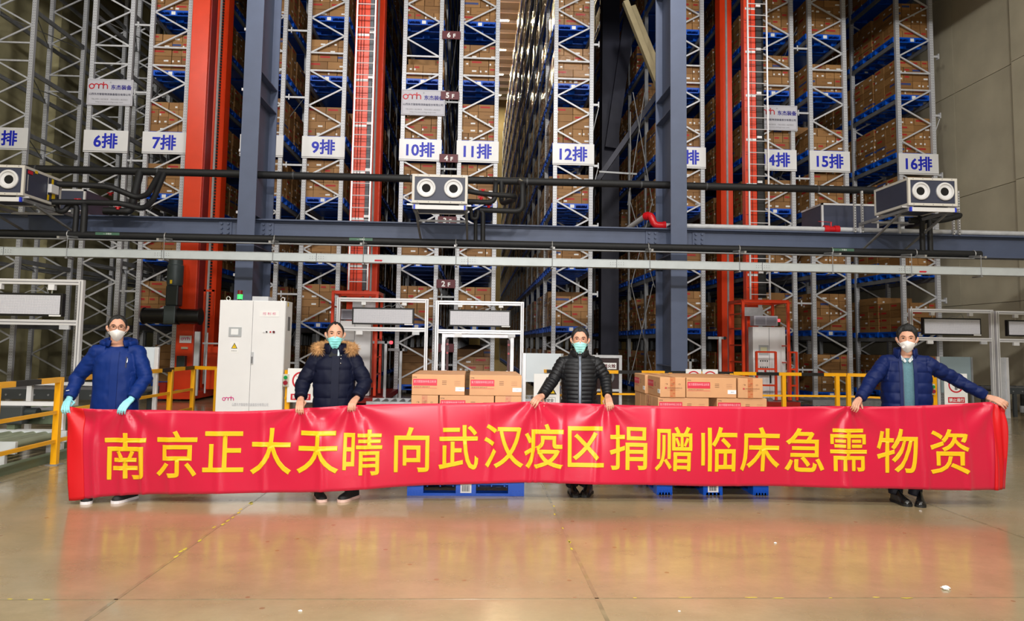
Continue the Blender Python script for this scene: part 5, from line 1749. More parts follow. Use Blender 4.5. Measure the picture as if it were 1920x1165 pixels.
# scraps of paper on the floor
SC = M('white_scrap', (240, 240, 236), 0.6)
for i, (x, y, s, lab) in enumerate(((3.02, 4.62, .03, 'crumpled white scrap on the bare floor beneath the last characters of the banner'), (-0.95, 4.27, .012, 'tiny white speck on the floor in front of the cross joint'), (2.36, 5.68, .012, 'small white fleck lying farther up the floor'), (1.2, 4.25, .008, 'pinhead white speck on the floor beyond the cross joint'))):
    m = MB()
    m.ell((x, y, s * 0.3), (s, s * 0.7, s * 0.35), 8, 5)
    m.v = [(a + rr.uniform(-.2, .2) * s, b + rr.uniform(-.2, .2) * s, max(c + rr.uniform(-.1, .15) * s, 0.0)) for a, b, c in m.v]
    tag(m.build('paper_scrap', SC), lab, 'litter', 'scraps on the floor')

# ------------------------------------------------------------------ people
SKIN = M('skin', (208, 154, 128), 0.5, 0, 0.05, 12)
HAIR = M('black_hair', (11, 10, 10), 0.6, 0, 0.3, 90, 0.4, 220)
SCLERA = M('eye_white', (196, 176, 164), 0.3)
IRIS = M('dark_iris', (22, 14, 12), 0.15)


def smooth01(a, b, x):
    t = max(0.0, min(1.0, (x - a) / (b - a)))
    return t * t * (3 - 2 * t)


def head_core(az, el, detail=True):
    """head surface, front towards -y, centre at mid head"""
    dx, dy, dz = math.sin(az) * math.cos(el), -math.cos(az) * math.cos(el), math.sin(el)
    x, y, z = 0.0745 * dx, 0.096 * dy, 0.118 * dz
    if z > 0:
        x *= 1 + 0.11 * math.sin(math.pi * min(z / 0.118, 1.0))
        y *= 1 + 0.05 * math.sin(math.pi * min(z / 0.118, 1.0))
    t = max(0.0, -z / 0.118)
    x *= 1 - 0.30 * t ** 1.5
    y *= (1 - 0.06 * t) if y < 0 else (1 - 0.42 * t)
    if y < 0:
        y *= 0.94
    if detail:
        g = math.exp
        front = max(0.0, -dy)
        y -= 0.022 * g(-(x / 0.0125) ** 2 - ((z + 0.026) / 0.02) ** 2) * front
        y -= 0.008 * g(-(x / 0.010) ** 2 - ((z + 0.0) / 0.022) ** 2) * front
        y -= 0.005 * g(-((z - 0.032) / 0.012) ** 2 - (x / 0.05) ** 2) * front
        y += 0.009 * g(-((abs(x) - 0.031) / 0.016) ** 2 - ((z - 0.01) / 0.013) ** 2) * front
        y -= 0.007 * g(-(x / 0.024) ** 2 - ((z + 0.100) / 0.018) ** 2) * front
        y -= 0.005 * g(-(x / 0.022) ** 2 - ((z + 0.064) / 0.01) ** 2) * front
    return Vector((x, y, z)), Vector((dx, dy, dz))


def head_shell(fn, n=72, m=54):
    """closed surface whose offset from the smooth head is fn(az, el, point)"""
    v = [None] * (n * (m - 1))
    for i in range(1, m):
        el = -math.pi / 2 + math.pi * i / m
        for k in range(n):
            az = 2 * math.pi * k / n - math.pi
            p, d = head_core(az, el, False)
            v[(i - 1) * n + k] = p + d * fn(az, el, p)
    bot, topv = head_core(0, -math.pi / 2, False), head_core(0, math.pi / 2, False)
    v.append(bot[0] + bot[1] * fn(0, -math.pi / 2, bot[0]))
    v.append(topv[0] + topv[1] * fn(0, math.pi / 2, topv[0]))
    f = []
    for i in range(m - 2):
        for k in range(n):
            f.append((i * n + k, i * n + (k + 1) % n, (i + 1) * n + (k + 1) % n, (i + 1) * n + k))
    b, t = len(v) - 2, len(v) - 1
    f += [(b, (k + 1) % n, k) for k in range(n)]
    f += [((m - 2) * n + k, (m - 2) * n + (k + 1) % n, t) for k in range(n)]
    return v, f


def ring_loft(mb, rings, T):
    """rings: (z, halfwidth, halfdepth, x offset, y offset, squareness)"""
    n = 48
    v = []
    for z, a, b, ox, oy, sq in rings:
        for k in range(n):
            t = 2 * math.pi * k / n
            c, s = math.cos(t), math.sin(t)
            e = 2.0 / sq
            v.append(T(Vector((ox + a * math.copysign(abs(c) ** e, c), oy + b * math.copysign(abs(s) ** e, s), z))))
    f = []
    for i in range(len(rings) - 1):
        for k in range(n):
            f.append((i * n + k, i * n + (k + 1) % n, (i + 1) * n + (k + 1) % n, (i + 1) * n + k))
    f += [tuple(range(n - 1, -1, -1)), tuple(range((len(rings) - 1) * n, len(rings) * n))]
    mb.add(v, f)


def interp_rings(rings, m=40):
    zs_ = [r[0] for r in rings]
    out = []
    for z in np.linspace(zs_[0], zs_[-1], m):
        out.append((z,) + tuple(float(np.interp(z, zs_, [r[j] for r in rings])) for j in range(1, 6)))
    return out


def remesh(mb, voxel, it=2):
    """fuse the collected closed shapes into one continuous surface"""
    me = bpy.data.meshes.new('tmp')
    me.from_pydata([tuple(x) for x in mb.v], [], mb.f)
    ob = bpy.data.objects.new('tmp', me)
    COL.objects.link(ob)
    md = ob.modifiers.new('r', 'REMESH')
    md.mode = 'VOXEL'
    md.voxel_size = voxel
    ms = ob.modifiers.new('s', 'SMOOTH')
    ms.factor = 0.5
    ms.iterations = it
    e = bpy.data.meshes.new_from_object(ob.evaluated_get(bpy.context.evaluated_depsgraph_get()))
    bpy.data.objects.remove(ob)
    bpy.data.meshes.remove(me)
    return e


def finish(me, name, mat, parent, fn=None, label=None):
    """optional displacement fn(co, normal) -> offset; link with its origin at the base"""
    n = len(me.vertices)
    co = np.empty(n * 3)
    me.vertices.foreach_get('co', co)
    co = co.reshape(-1, 3)
    if fn:
        no = np.empty(n * 3)
        me.vertices.foreach_get('normal', no)
        no = no.reshape(-1, 3)
        co += no * np.asarray(fn(co, no))[:, None]
    og = np.array([(co[:, 0].min() + co[:, 0].max()) / 2, (co[:, 1].min() + co[:, 1].max()) / 2, co[:, 2].min()])
    me.vertices.foreach_set('co', (co - og).ravel())
    me.polygons.foreach_set('use_smooth', [True] * len(me.polygons))
    me.materials.clear()
    me.materials.append(mat)
    me.name = name
    me.update()
    o = bpy.data.objects.new(name, me)
    COL.objects.link(o)
    o.parent = parent
    o.location = Vector(og) - (wloc(parent) if parent else Vector((0, 0, 0)))
    if label:
        o['label'] = label
    return o


def make_hand(mb, wrist, grip, down, inward):
    """palm and five separate fingers that fold over the banner's top edge at grip"""
    down = Vector(down).normalized()
    inward = Vector(inward)
    ax = Vector((1, 0, 0)) - down * down.x
    ax.normalize()
    yb = grip.y
    K = grip + Vector((0, -0.020, 0.014)) - down * 0.002
    lens = [0.86, 0.93, 0.88, 0.7]
    # index finger lies towards the body
    seq = lens if inward.x < 0 else lens[::-1]
    for i in range(4):
        off = (i - 1.5) * 0.0188
        k = K + ax * off + Vector((0, 0, -0.004 * abs(i - 1.5)))
        w0 = wrist + ax * off * 0.62
        mid = w0.lerp(k, 0.55) + Vector((0, -0.004, 0.006))
        mb.tube([w0, mid, k], [0.0145, 0.0132, 0.0105], 10)
        mb.ell(k, (0.0103,) * 3, 10, 6)
        L = seq[i]
        p1 = k + down * 0.036 * L + Vector((0, -0.010, 0)) + ax * off * 0.12
        p2 = p1 + down * 0.024 * L + Vector((0, 0.006, 0))
        p3 = p2 + down * 0.019 * L + Vector((0, 0.012, 0))
        mb.tube([k, p1, p2, p3], [0.0090, 0.0084, 0.0077, 0.006], 10)
        mb.ell(p1, (0.0086,) * 3, 10, 6)
        mb.ell(p3, (0.0066,) * 3, 8, 6)
    s = 1 if inward.x > 0 else -1
    a = wrist.lerp(K, 0.35) + ax * s * 0.026
    b = a + ax * s * 0.02 + Vector((0, 0.022, -0.022))
    c = Vector((b.x - ax.x * s * 0.006, yb + 0.020, b.z - 0.035))
    mb.tube([wrist + ax * s * 0.012, a, b, c], [0.014, 0.0135, 0.011, 0.0085], 10)
    mb.ell(c, (0.0088,) * 3, 8, 6)


def shoe(parent, x, y, ang, up_mat, sole_mat, name='shoe', L=0.275, W=0.10, toe=1.0):
    """toe points to -y turned by ang"""
    ca, sa = math.cos(ang), math.sin(ang)

    def T(p):
        return Vector((x + p[0] * ca - p[1] * sa, y + p[0] * sa + p[1] * ca, p[2]))
    prof = [(-0.20, .20, .075), (-.19, .45, .095), (-.14, .62, .115), (-.06, .70, .12), (0.0, .74, .10), (.05, .86, .075), (.09, .95, .062), (.13, .97, .054), (.165, .88, .047), (.19, .66, .038), (.205, .3, .024)]
    n = 20
    v = []
    for s, w_, h_ in prof:
        for k in range(n):
            t = math.pi * k / (n - 1)
            zz = 0.018 + h_ * math.sin(t) ** 0.75
            narrow = 1 - 0.35 * max(0, (zz - 0.03) / 0.12)
            v.append(T((W / 2 * w_ * math.cos(t) * narrow, -s * 0.68 * L / 0.275, zz)))
    f = []
    for i in range(len(prof) - 1):
        for k in range(n - 1):
            f.append((i * n + k, i * n + k + 1, (i + 1) * n + k + 1, (i + 1) * n + k))
        f.append((i * n + n - 1, i * n, (i + 1) * n, (i + 1) * n + n - 1))
    f += [tuple(range(n)), tuple(range((len(prof) - 1) * n, len(prof) * n))[::-1]]
    m = MB()
    m.add(v, f)
    o = m.build(name, up_mat, parent, smooth='auto')
    m = MB()
    v = []
    prof2 = [(-0.205, .3), (-.195, .55), (-.14, .72), (-.06, .74), (0, .78), (.05, .92), (.1, 1.02), (.14, 1.03), (.175, .92), (.2, .68), (.214, .3)]
    for s, w_ in prof2:
        for sx, zz in ((-1, 0), (1, 0), (1, 0.024), (-1, 0.024)):
            v.append(T((sx * W / 2 * w_, -s * 0.68 * L / 0.275, zz)))
    f = []
    for i in range(len(prof2) - 1):
        for k in range(4):
            f.append((i * 4 + k, i * 4 + (k + 1) % 4, (i + 1) * 4 + (k + 1) % 4, (i + 1) * 4 + k))
    f += [(3, 2, 1, 0), tuple(range(4 * len(prof2) - 4, 4 * len(prof2)))]
    m.add(v, f)
    m.build('sole', sole_mat, o)
    return o


def person(P):
    X, Y, h = P['x'], P['y'], P['h']
    k = h / 1.72
    yaw, hyaw = P['yaw'], P['hyaw']
    cy_, sy_ = math.cos(yaw), math.sin(yaw)
    ch, sh_ = math.cos(hyaw), math.sin(hyaw)

    def T(p):                                   # torso frame: local x right, -y forward
        return Vector((X + p.x * cy_ - p.y * sy_, Y + p.x * sy_ + p.y * cy_, p.z))
    hc = Vector((X + P.get('hx', 0), Y + P.get('hy', -0.02), h - 0.124 * k - P.get('hairt', 0.012)))
    hs = P.get('hs', 1.0) * k

    def TH(p):                                  # head frame
        return Vector((hc.x + hs * (p.x * ch - p.y * sh_), hc.y + hs * (p.x * sh_ + p.y * ch), hc.z + hs * p.z))

    root = thing('person', P['label'], 'person', (X, Y, 0), 'men holding the banner')
    sk = P.get('skin', SKIN)
    # ---- body: one continuous surface fused from head, neck, trunk, limbs and hands
    b = MB()
    v, f = [], []
    n, m = 64, 48
    for i in range(1, m):
        el = -math.pi / 2 + math.pi * i / m
        for q in range(n):
            v.append(TH(head_core(2 * math.pi * q / n - math.pi, el)[0]))
    v += [TH(head_core(0, -math.pi / 2)[0]), TH(head_core(0, math.pi / 2)[0])]
    for i in range(m - 2):
        for q in range(n):
            f.append((i * n + q, i * n + (q + 1) % n, (i + 1) * n + (q + 1) % n, (i + 1) * n + q))
    f += [(len(v) - 2, (q + 1) % n, q) for q in range(n)] + [((m - 2) * n + q, (m - 2) * n + (q + 1) % n, len(v) - 1) for q in range(n)]
    b.add(v, f)
    for s in (-1, 1):
        c = [TH(Vector((s * (0.077 + 0.010 * (zz > -0.01)), 0.010 + 0.008 * zz / 0.03, zz - 0.004))) for zz in (-0.026, -0.013, 0.0, 0.016, 0.029)]
        b.tube(c, [0.007 * k, 0.011 * k, 0.0115 * k, 0.0135 * k, 0.009 * k], 10)
    sz = P['sz']
    neck_b = T(Vector((0, 0.02, sz + 0.02)))
    b.tube([TH(Vector((0, 0.016, -0.05))), TH(Vector((0, 0.022, -0.12))), neck_b, T(Vector((0, 0.02, sz - 0.1)))], [0.055 * k, 0.054 * k, 0.062 * k, 0.07 * k], 20)
    ring_loft(b, [(0.88 * k, .11, .08, 0, .01, 2.2), (1.0 * k, .12, .08, 0, .01, 2.2), (sz - 0.08, .14, .07, 0, .01, 2.2), (sz, .08, .05, 0, .015, 2)], T)
    for s in (-1, 1):
        b.tube([T(Vector((s * 0.06, 0.01, 0.92 * k))), T(Vector((s * 0.09, 0.0, 0.5 * k))), Vector((P['feet'][0 if s < 0 else 1][0], P['feet'][0 if s < 0 else 1][1] + 0.09, 0.07))], [0.055, 0.042, 0.03], 12)
    arms = []
    for side, s in (('L', -1), ('R', 1)):
        sho = T(Vector((s * P['sw'], 0.01, sz - P.get('drop', 0.055))))
        elb, wri, grip = Vector(P['elb' + side]), Vector(P['wri' + side]), Vector(P['grip' + side])
        b.tube([T(Vector((s * 0.08, 0.01, sz - 0.05))), sho, elb, wri], [0.035, 0.038, 0.032, 0.023], 12)
        arms.append((sho, elb, wri, grip))
        if not P.get('gloves'):
            make_hand(b, wri, grip, P['down' + side], (-s, 0, 0))
    bm_ = remesh(b, 0.0042, 2)
    body = finish(bm_, 'body', sk, root, None, 'face and hands')
    if P.get('gloves'):
        for (sho, elb, wri, grip), side, s in zip(arms, 'LR', (-1, 1)):
            g = MB()
            make_hand(g, wri, grip, P['down' + side], (-s, 0, 0))
            g.tube([wri + (elb - wri).normalized() * 0.03, wri], [0.033, 0.027], 14)
            finish(remesh(g, 0.004, 2), 'glove', P['gloves'], root, None, 'pale blue disposable glove')

    # ---- head details
    for s in (-1, 1):
        e = MB()
        e.ell((0, 0, 0), (0.0125, 0.005, 0.0036), 14, 8)
        e.v = [TH(Vector((s * 0.0315 + a, -0.0745 + b_ + 0.25 * abs(a) * (1 if s * a > 0 else 0), 0.0095 + c))) for a, b_, c in e.v]
        eye = e.build('eye', SCLERA, body, smooth=True)
        e = MB()
        e.ell((0, 0, 0), (0.0056, 0.0032, 0.0036), 12, 6)
        e.v = [TH(Vector((s * 0.031 + a, -0.0785 + b_, 0.0098 + c))) for a, b_, c in e.v]
        e.build('iris', IRIS, eye, smooth=True)
        e = MB()
        e.tube([TH(Vector((s * 0.0195, -0.0818, 0.0125))), TH(Vector((s * 0.031, -0.0815, 0.0158))), TH(Vector((s * 0.044, -0.0735, 0.0125)))], [0.0014 * k, 0.0026 * k, 0.0014 * k], 6)
        e.build('eyelid_line', HAIR, eye, smooth=True)
        e = MB()
        e.tube([TH(Vector((s * 0.015, -0.0905, 0.0275))), TH(Vector((s * 0.03, -0.0895, 0.0335))), TH(Vector((s * 0.043, -0.081, 0.0325))), TH(Vector((s * 0.051, -0.071, 0.028)))], [0.0026 * k, 0.0034 * k, 0.0028 * k, 0.0012 * k], 8)
        e.build('eyebrow', HAIR, body, smooth=True)
    H = P['hair']

    def hairline(az):
        a = abs(az)
        fr = H['front']
        return float(np.interp(a, [0, 0.4, 0.66, 0.84, 1.0, 1.14, 1.24, 1.34, 1.62, 1.9, 2.2, 3.15],
                               [fr, fr + H.get('peak', 0.004), fr - 0.006, fr - 0.03, 0.026, -0.012, -0.016, 0.006, 0.024, -0.012, -0.045, -0.07]))

    def hair_fn(az, el, p):
        w_ = smooth01(-0.006, 0.007, p.z - hairline(az) - 0.004 * noise.noise(Vector((az * 9, p.z * 30, 3))))
        tz = smooth01(0.0, 0.1, p.z)
        t = (H['side'] + (H['top'] - H['side']) * tz) * (0.25 + 0.75 * smooth01(0.0, 0.03, p.z - hairline(az)))
        nz_ = noise.noise(Vector((p.x * 60, p.y * 60, p.z * 60))) * 0.003 + noise.noise(Vector((p.x * 150, p.y * 40, p.z * 150))) * 0.003
        if H.get('sweep'):
            t += H['sweep'] * smooth01(0.02, 0.1, p.z) * math.exp(-((az - 0.5) / 0.9) ** 2)
        return -0.012 + (t + 0.012 + nz_) * w_
    v, f = head_shell(hair_fn, 96, 72)
    MB().add([TH(q) for q in v], f).build('hair', HAIR, root, smooth=True)

    kind = P['mask']

    def mask_fn(az, el, p):
        a = abs(az)
        topz = float(np.interp(a, [0, 0.25, 0.7, 1.2], [-0.004, -0.016, -0.024, -0.032]))
        botz = float(np.interp(a, [0, 0.6, 1.2], [-0.128, -0.118, -0.085] if kind == 'cup' else [-0.122, -0.121, -0.104]))
        w_ = smooth01(-0.004, 0.004, topz - p.z) * smooth01(-0.006, 0.004, p.z - botz) * smooth01(0, 0.08, P.get('maskaz', 1.12) - a)
        out = 0.0085
        if kind == 'cup':
            out += 0.018 * math.exp(-(az / 0.42) ** 2 - ((p.z + 0.05) / 0.04) ** 2) + 0.005 * math.exp(-(az / 0.06) ** 2)
        else:
            out += 0.012 * math.exp(-(az / 0.4) ** 2 - ((p.z + 0.038) / 0.035) ** 2)
            out += 0.013 * math.exp(-((a - 0.75) / 0.35) ** 2) * smooth01(0.04, 0.1, -p.z)
            out += 0.0016 * math.sin((p.z + 0.1) * 2 * math.pi / 0.022) * math.exp(-(az / 0.8) ** 2)
        return -0.016 + (out + 0.016) * w_
    v, f = head_shell(mask_fn, 110, 110)
    mk = MB().add([TH(q) for q in v], f).build('face_mask', P['maskmat'], root, smooth=True, label='white cup respirator' if kind == 'cup' else 'pale green surgical mask')
    for s in (-1, 1):
        az = s * 1.08
        pa, _ = head_core(az, -0.28, False)
        pb, _ = head_core(az, -0.62, False)
        ear = Vector((s * 0.083, 0.022, 0.012))
        el2 = Vector((s * 0.083, 0.022, -0.024))
        MB().tube([TH(pa * 1.06), TH(Vector((s * 0.0815, -0.01, 0.004))), TH(ear), TH(el2), TH(Vector((s * 0.078, -0.012, -0.035))), TH(pb * 1.05)], 0.0014 * k, 6, bend=0.01).build('ear_loop', P['maskmat'], mk, smooth=True)
    if kind == 'cup' and P.get('valve'):
        q0 = TH(Vector((P['valve'] * 0.03, -0.112, -0.066)))
        q1 = TH(Vector((P['valve'] * 0.034, -0.121, -0.068)))
        MB().cyl(q0, q1, 0.013 * k, 14).build('valve', WHITE, mk, smooth='auto')
    if P.get('glasses'):
        g = MB()
        for s in (-1, 1):
            pts = []
            for t in np.linspace(0, 2 * math.pi, 21)[:-1]:
                c, q = math.cos(t), math.sin(t)
                a = 0.0255 * math.copysign(abs(c) ** 0.6, c)
                bz = 0.0155 * math.copysign(abs(q) ** 0.7, q)
                xx = s * 0.0325 + a
                pts.append(TH(Vector((xx, -0.100 + 0.30 * max(0, abs(xx) - 0.02), 0.006 + bz))))
            g.tube(pts, P.get('gr', 0.0016) * k, 6, closed=True)
            g.tube([TH(Vector((s * 0.058, -0.088, 0.012))), TH(Vector((s * 0.074, -0.075, 0.011))), TH(Vector((s * 0.084, 0.0, 0.010))), TH(Vector((s * 0.083, 0.02, 0.0)))], 0.0016 * k, 6)
        g.tube([TH(Vector((-0.008, -0.1015, 0.01))), TH(Vector((0, -0.104, 0.013))), TH(Vector((0.008, -0.1015, 0.01)))], 0.0016 * k, 6)
        gl = g.build('glasses', P['glasses'], root, smooth=True)

    # ---- jacket
    J = P['jacket']
    rings = interp_rings([tuple(r) for r in J['rings']])

    def front_y(x, z):
        zs_ = [r[0] for r in rings]
        a, d, oy, sq = (float(np.interp(z, zs_, [r[j] for r in rings])) for j in (1, 2, 4, 5))
        q = max(0.0, 1 - (abs(x) / a) ** sq)
        return oy - d * q ** (1 / sq)
    jm = MB()
    ring_loft(jm, rings, T)
    rs, re_, rw = J['sleeve']
    an = []
    for (sho, elb, wri, grip), s in zip(arms, (-1, 1)):
        end = wri.lerp(elb, J.get('cuff', 0.10))
        jm.tube([T(Vector((s * 0.10, 0.01, sz - 0.06))), sho, sho.lerp(elb, 0.45), elb, elb.lerp(end, 0.5), end], [rs * 1.05, rs, (rs + re_) / 2, re_, (re_ + rw) / 2, rw], 24)
        jm.ell(sho, (rs * 0.98, rs * 0.98, rs * 0.9), 20, 12)
        an.append([np.array(sho), np.array(elb), np.array(end)])
    per, amp = J['period'], J['amp']
    ctr = np.array([X, Y, 0])
    isr = Matrix.Rotation(-yaw, 3, 'Z')

    def quilt(co, no):
        """offset along the normal for every vertex: baffles, stitch lines, wrinkles"""
        best, along = np.full(len(co), 9.0), np.zeros(len(co))
        for a in an:
            l_ = 0.0
            for p0, p1 in ((a[0], a[1]), (a[1], a[2])):
                ab = p1 - p0
                t_ = np.clip((co - p0) @ ab / (ab @ ab), 0, 1)
                d_ = np.linalg.norm(co - (p0 + t_[:, None] * ab), axis=1)
                L_ = float(np.linalg.norm(ab))
                hit = d_ < best
                best[hit] = d_[hit]
                along[hit] = l_ + t_[hit] * L_
                l_ += L_
        lx = (co[:, 0] - X) * cy_ + (co[:, 1] - Y) * sy_
        ly = -(co[:, 0] - X) * sy_ + (co[:, 1] - Y) * cy_
        on = (best < 0.115) & (np.abs(lx) > J['armx'] - 0.03 * (co[:, 2] < 1.2))
        s_ = np.where(on, along, co[:, 2] - J.get('z0', 0))
        d = amp * (np.abs(np.sin(math.pi * s_ / per)) ** 0.6 - 0.6)
        w_ = J.get('wrinkle', 0.004)
        fd = J.get('folds', 0)
        nf = noise.noise
        for i in range(len(co)):
            q = Vector((co[i, 0] * 9, co[i, 1] * 9, co[i, 2] * (16 if on[i] else 7)))
            d[i] += w_ * nf(q) + w_ * 0.6 * nf(q * 2.3)
            if fd and on[i]:
                d[i] += fd * math.sin(along[i] * 62 + 3 * nf(q * 0.5)) * (0.4 + nf(q * 0.7))
        return d
    je = remesh(jm, J.get('voxel', 0.0065), 2)
    if J.get('open'):
        bm = bmesh.new()
        bm.from_mesh(je)
        ow = J['open']
        for sx in (-1, 1):
            bmesh.ops.bisect_plane(bm, geom=bm.verts[:] + bm.edges[:] + bm.faces[:], plane_co=T(Vector((sx * ow, 0, 0))), plane_no=(cy_, sy_, 0))
        dele = []
        for fc in bm.faces:
            c = isr @ (fc.calc_center_median() - Vector(ctr))
            if abs(c.x) < ow and c.y < -0.03:
                dele.append(fc)
        bmesh.ops.delete(bm, geom=dele, context='FACES')
        bm.to_mesh(je)
        bm.free()
    jk = finish(je, 'jacket', J['mat'], root, quilt, J.get('label'))
    # collar
    C = P['collar']
    m_ = MB()
    n = 40
    v = []
    for z, a, d, oy in C['rings']:
        for q in range(n):
            t = 2 * math.pi * q / n
            gap = C.get('gap', 0.0)
            tt = -math.pi / 2 + gap + (2 * math.pi - 2 * gap) * q / (n - 1)
            v.append(T(Vector((a * math.cos(tt), oy + d * math.sin(tt), z + C.get('rise', 0.0) * (1 + math.sin(tt)) / 2))))
    f = [(i * n + q, i * n + q + 1, (i + 1) * n + q + 1, (i + 1) * n + q) for i in range(len(C['rings']) - 1) for q in range(n - 1)]
    m_.add(v, f)
    co_ = m_.build('collar', C['mat'], jk, smooth=True)
    md = co_.modifiers.new('thickness', 'SOLIDIFY')
    md.thickness = C.get('thick', 0.016)
    md.offset = 0

    def strip(name, mat, xs, z0, z1, off, parent, nz=30, wob=0.0):
        """a raised strip that follows the chest between two x values"""
        mm = MB()
        vv = []
        for i in range(nz + 1):
            z = z0 + (z1 - z0) * i / nz
            for xq in xs:
                wx = xq + wob * math.sin(z * 23)
                for o_ in (off, -0.004):
                    vv.append(T(Vector((wx, front_y(wx, z) - o_, z))))
        ff = []
        for i in range(nz):
            a = i * 4
            ff += [(a, a + 2, a + 6, a + 4), (a + 1, a + 5, a + 7, a + 3), (a, a + 4, a + 5, a + 1), (a + 2, a + 3, a + 7, a + 6)]
        ff += [(0, 1, 3, 2), (nz * 4, nz * 4 + 2, nz * 4 + 3, nz * 4 + 1)]
        mm.add(vv, ff)
        return mm.build(name, mat, parent, smooth='auto')
    for st in P.get('strips', ()):
        strip(*st, jk)
    # ---- trousers
    tm = MB()
    for s, (fx, fy) in zip((-1, 1), P['feet']):
        ank = Vector((fx, fy + 0.085, 0.075))
        tm.tube([T(Vector((s * 0.07, 0.01, 0.96 * k))), T(Vector((s * 0.095, 0.0, 0.78 * k))), T(Vector((s * 0.10, -0.005, 0.5 * k))).lerp(ank, 0.25), ank.lerp(T(Vector((s * 0.10, 0, 0.5 * k))), 0.25), ank], [0.115, 0.105, 0.082, 0.066, 0.064], 20)
    finish(remesh(tm, 0.011, 2), 'trousers', P['trousers'], root, lambda co, no: [0.006 * noise.noise(Vector(c) * 14) for c in co])
    for s, (fx, fy), a in zip((-1, 1), P['feet'], P['toes']):
        sh = shoe(root, fx, fy, a, P['shoe'][0], P['shoe'][1], P['shoe'][2])
        if P['shoe'][2] == 'trainer':
            ca, sa = math.cos(a), math.sin(a)
            for zz, yy in ((0.075, 0.0), (0.09, 0.03)):
                MB().bar((fx - 0.02 * ca, fy - yy * 0 + 0.0 - 0.02 * sa + yy, zz), (fx + 0.02 * ca, fy + 0.02 * sa + yy, zz), 0.006, 0.004).build('lace', LABELW, sh)
    return root, T, TH, jk, front_y, strip


NAVY1 = M('royal_navy_shell', (14, 42, 108), 0.5, 0, 0.06, 10, 0.05, 200, spec=0.15)
NAVY2 = M('dark_navy_down', (15, 19, 40), 0.55, 0, 0.08, 10, 0.05, 200, spec=0.15)
BLACKD = M('black_quilted_nylon', (20, 21, 25), 0.45, 0, 0.05, 10, spec=0.3)
NAVY4 = M('navy_quilted_nylon', (12, 29, 80), 0.5, 0, 0.06, 10, spec=0.2)
GLOVE = M('pale_blue_nitrile', (150, 222, 232), 0.4)
MASKW = M('white_respirator', (244, 242, 240), 0.7)
MASKG = M('aqua_surgical_mask', (150, 238, 242), 0.7)
MASKG2 = M('mint_surgical_mask', (172, 242, 242), 0.7)
TROUS = M('black_trousers', (20, 20, 24), 0.7)
TROUSN = M('navy_trousers', (18, 20, 34), 0.7)
SHOEB = M('black_leather', (16, 15, 16), 0.22)
SHOEM = M('black_mesh_shoe', (22, 22, 24), 0.7)
SOLEW = M('white_sole', (232, 226, 230), 0.5)
SOLEB = M('black_sole', (14, 14, 14), 0.6)
SOLEP = M('pinkish_sole', (226, 190, 178), 0.5)
DKCLOTH = M('dark_inner_cloth', (24, 26, 38), 0.7)

# ---- man in the blue rain jacket
X1, Y1 = -3.395, 7.15
r1, T1, TH1, jk1, fy1, st1 = person(dict(
    x=X1, y=Y1, h=1.735, yaw=0.26, hyaw=0.42, hy=-0.03, sw=0.168, sz=1.435, hs=1.0, hairt=0.008,
    label='man in a royal blue hooded rain jacket, glasses, white mask and pale blue gloves',
    feet=[(-3.545, 7.06), (-3.225, 7.10)], toes=[0.35, -0.35],
    elbL=(-3.735, 7.12, 1.13), wriL=(-3.735, 7.00, 0.945), gripL=(-3.70, 6.90, 0.872), downL=(0.15, 0, -1),
    elbR=(-3.115, 7.14, 1.13), wriR=(-3.172, 6.985, 0.945), gripR=(-3.195, 6.91, 0.872), downR=(-0.3, 0, -1),
    gloves=GLOVE, hair=dict(front=0.082, top=0.014, side=0.004), mask='cup', maskmat=MASKW, maskaz=1.15,
    glasses=M('dark_glasses_frame', (40, 36, 40), 0.3, 0.5),
    jacket=dict(mat=NAVY1, label='royal blue shell jacket', rings=[(0.70, .21, .15, 0, .01, 2.4), (0.82, .208, .15, 0, .01, 2.4), (1.0, .198, .145, 0, .01, 2.4), (1.18, .2, .145, 0, .01, 2.3), (1.29, .203, .135, 0, .012, 2.3), (1.355, .175, .115, 0, .015, 2.2), (1.40, .13, .095, 0, .02, 2.1), (1.432, .085, .08, 0, .02, 2.0)],
                sleeve=(0.076, 0.068, 0.052), period=0.3, amp=0.0, armx=0.17, wrinkle=0.007, folds=0.004, cuff=0.06),
    collar=dict(mat=NAVY1, gap=0.62, rise=0.03, thick=0.02, rings=[(1.425, .115, .10, .02), (1.455, .10, .095, .018), (1.485, .088, .088, .016)]),
    trousers=TROUS, shoe=(SHOEM, SOLEW, 'trainer'),
    strips=[('placket', NAVY1, (-0.028, 0.034), 0.72, 1.385, 0.010)]))
# hood lying on the shoulders, pocket zip, cuffs
m = MB()
m.tube([T1(Vector((0.135 * math.cos(a), 0.035 + 0.115 * math.sin(a), 1.462 + 0.012 * math.sin(a)))) for a in np.linspace(-0.75, math.pi + 0.75, 22)], [0.02 + 0.03 * math.sin(math.pi * i / 21) for i in range(22)], 14)
finish(remesh(m, 0.007, 2), 'hood', NAVY1, jk1, lambda co, no: [0.006 * noise.noise(Vector(c) * 20) for c in co])
st1('chest_zip', M('zip_tape', (14, 22, 60), 0.5), (0.093, 0.103), 1.235, 1.335, 0.008, jk1)
st1('zip_pull', CHROME, (0.104, 0.110), 1.285, 1.32, 0.013, jk1)
for (a, b) in ((Vector((-3.735, 7.03, 0.99)), Vector((-3.735, 7.0, 0.955))), (Vector((-3.158, 7.03, 0.99)), Vector((-3.168, 6.995, 0.958)))):
    MB().tube([a, a.lerp(b, 0.5), b], [0.058, 0.054, 0.05], 20).build('cuff', NAVY1, jk1, smooth='auto')
MB().bar((-3.752, 6.968, 1.02), (-3.722, 6.962, 1.026), 0.003, 0.006).build('sleeve_mark', LABELW, jk1)

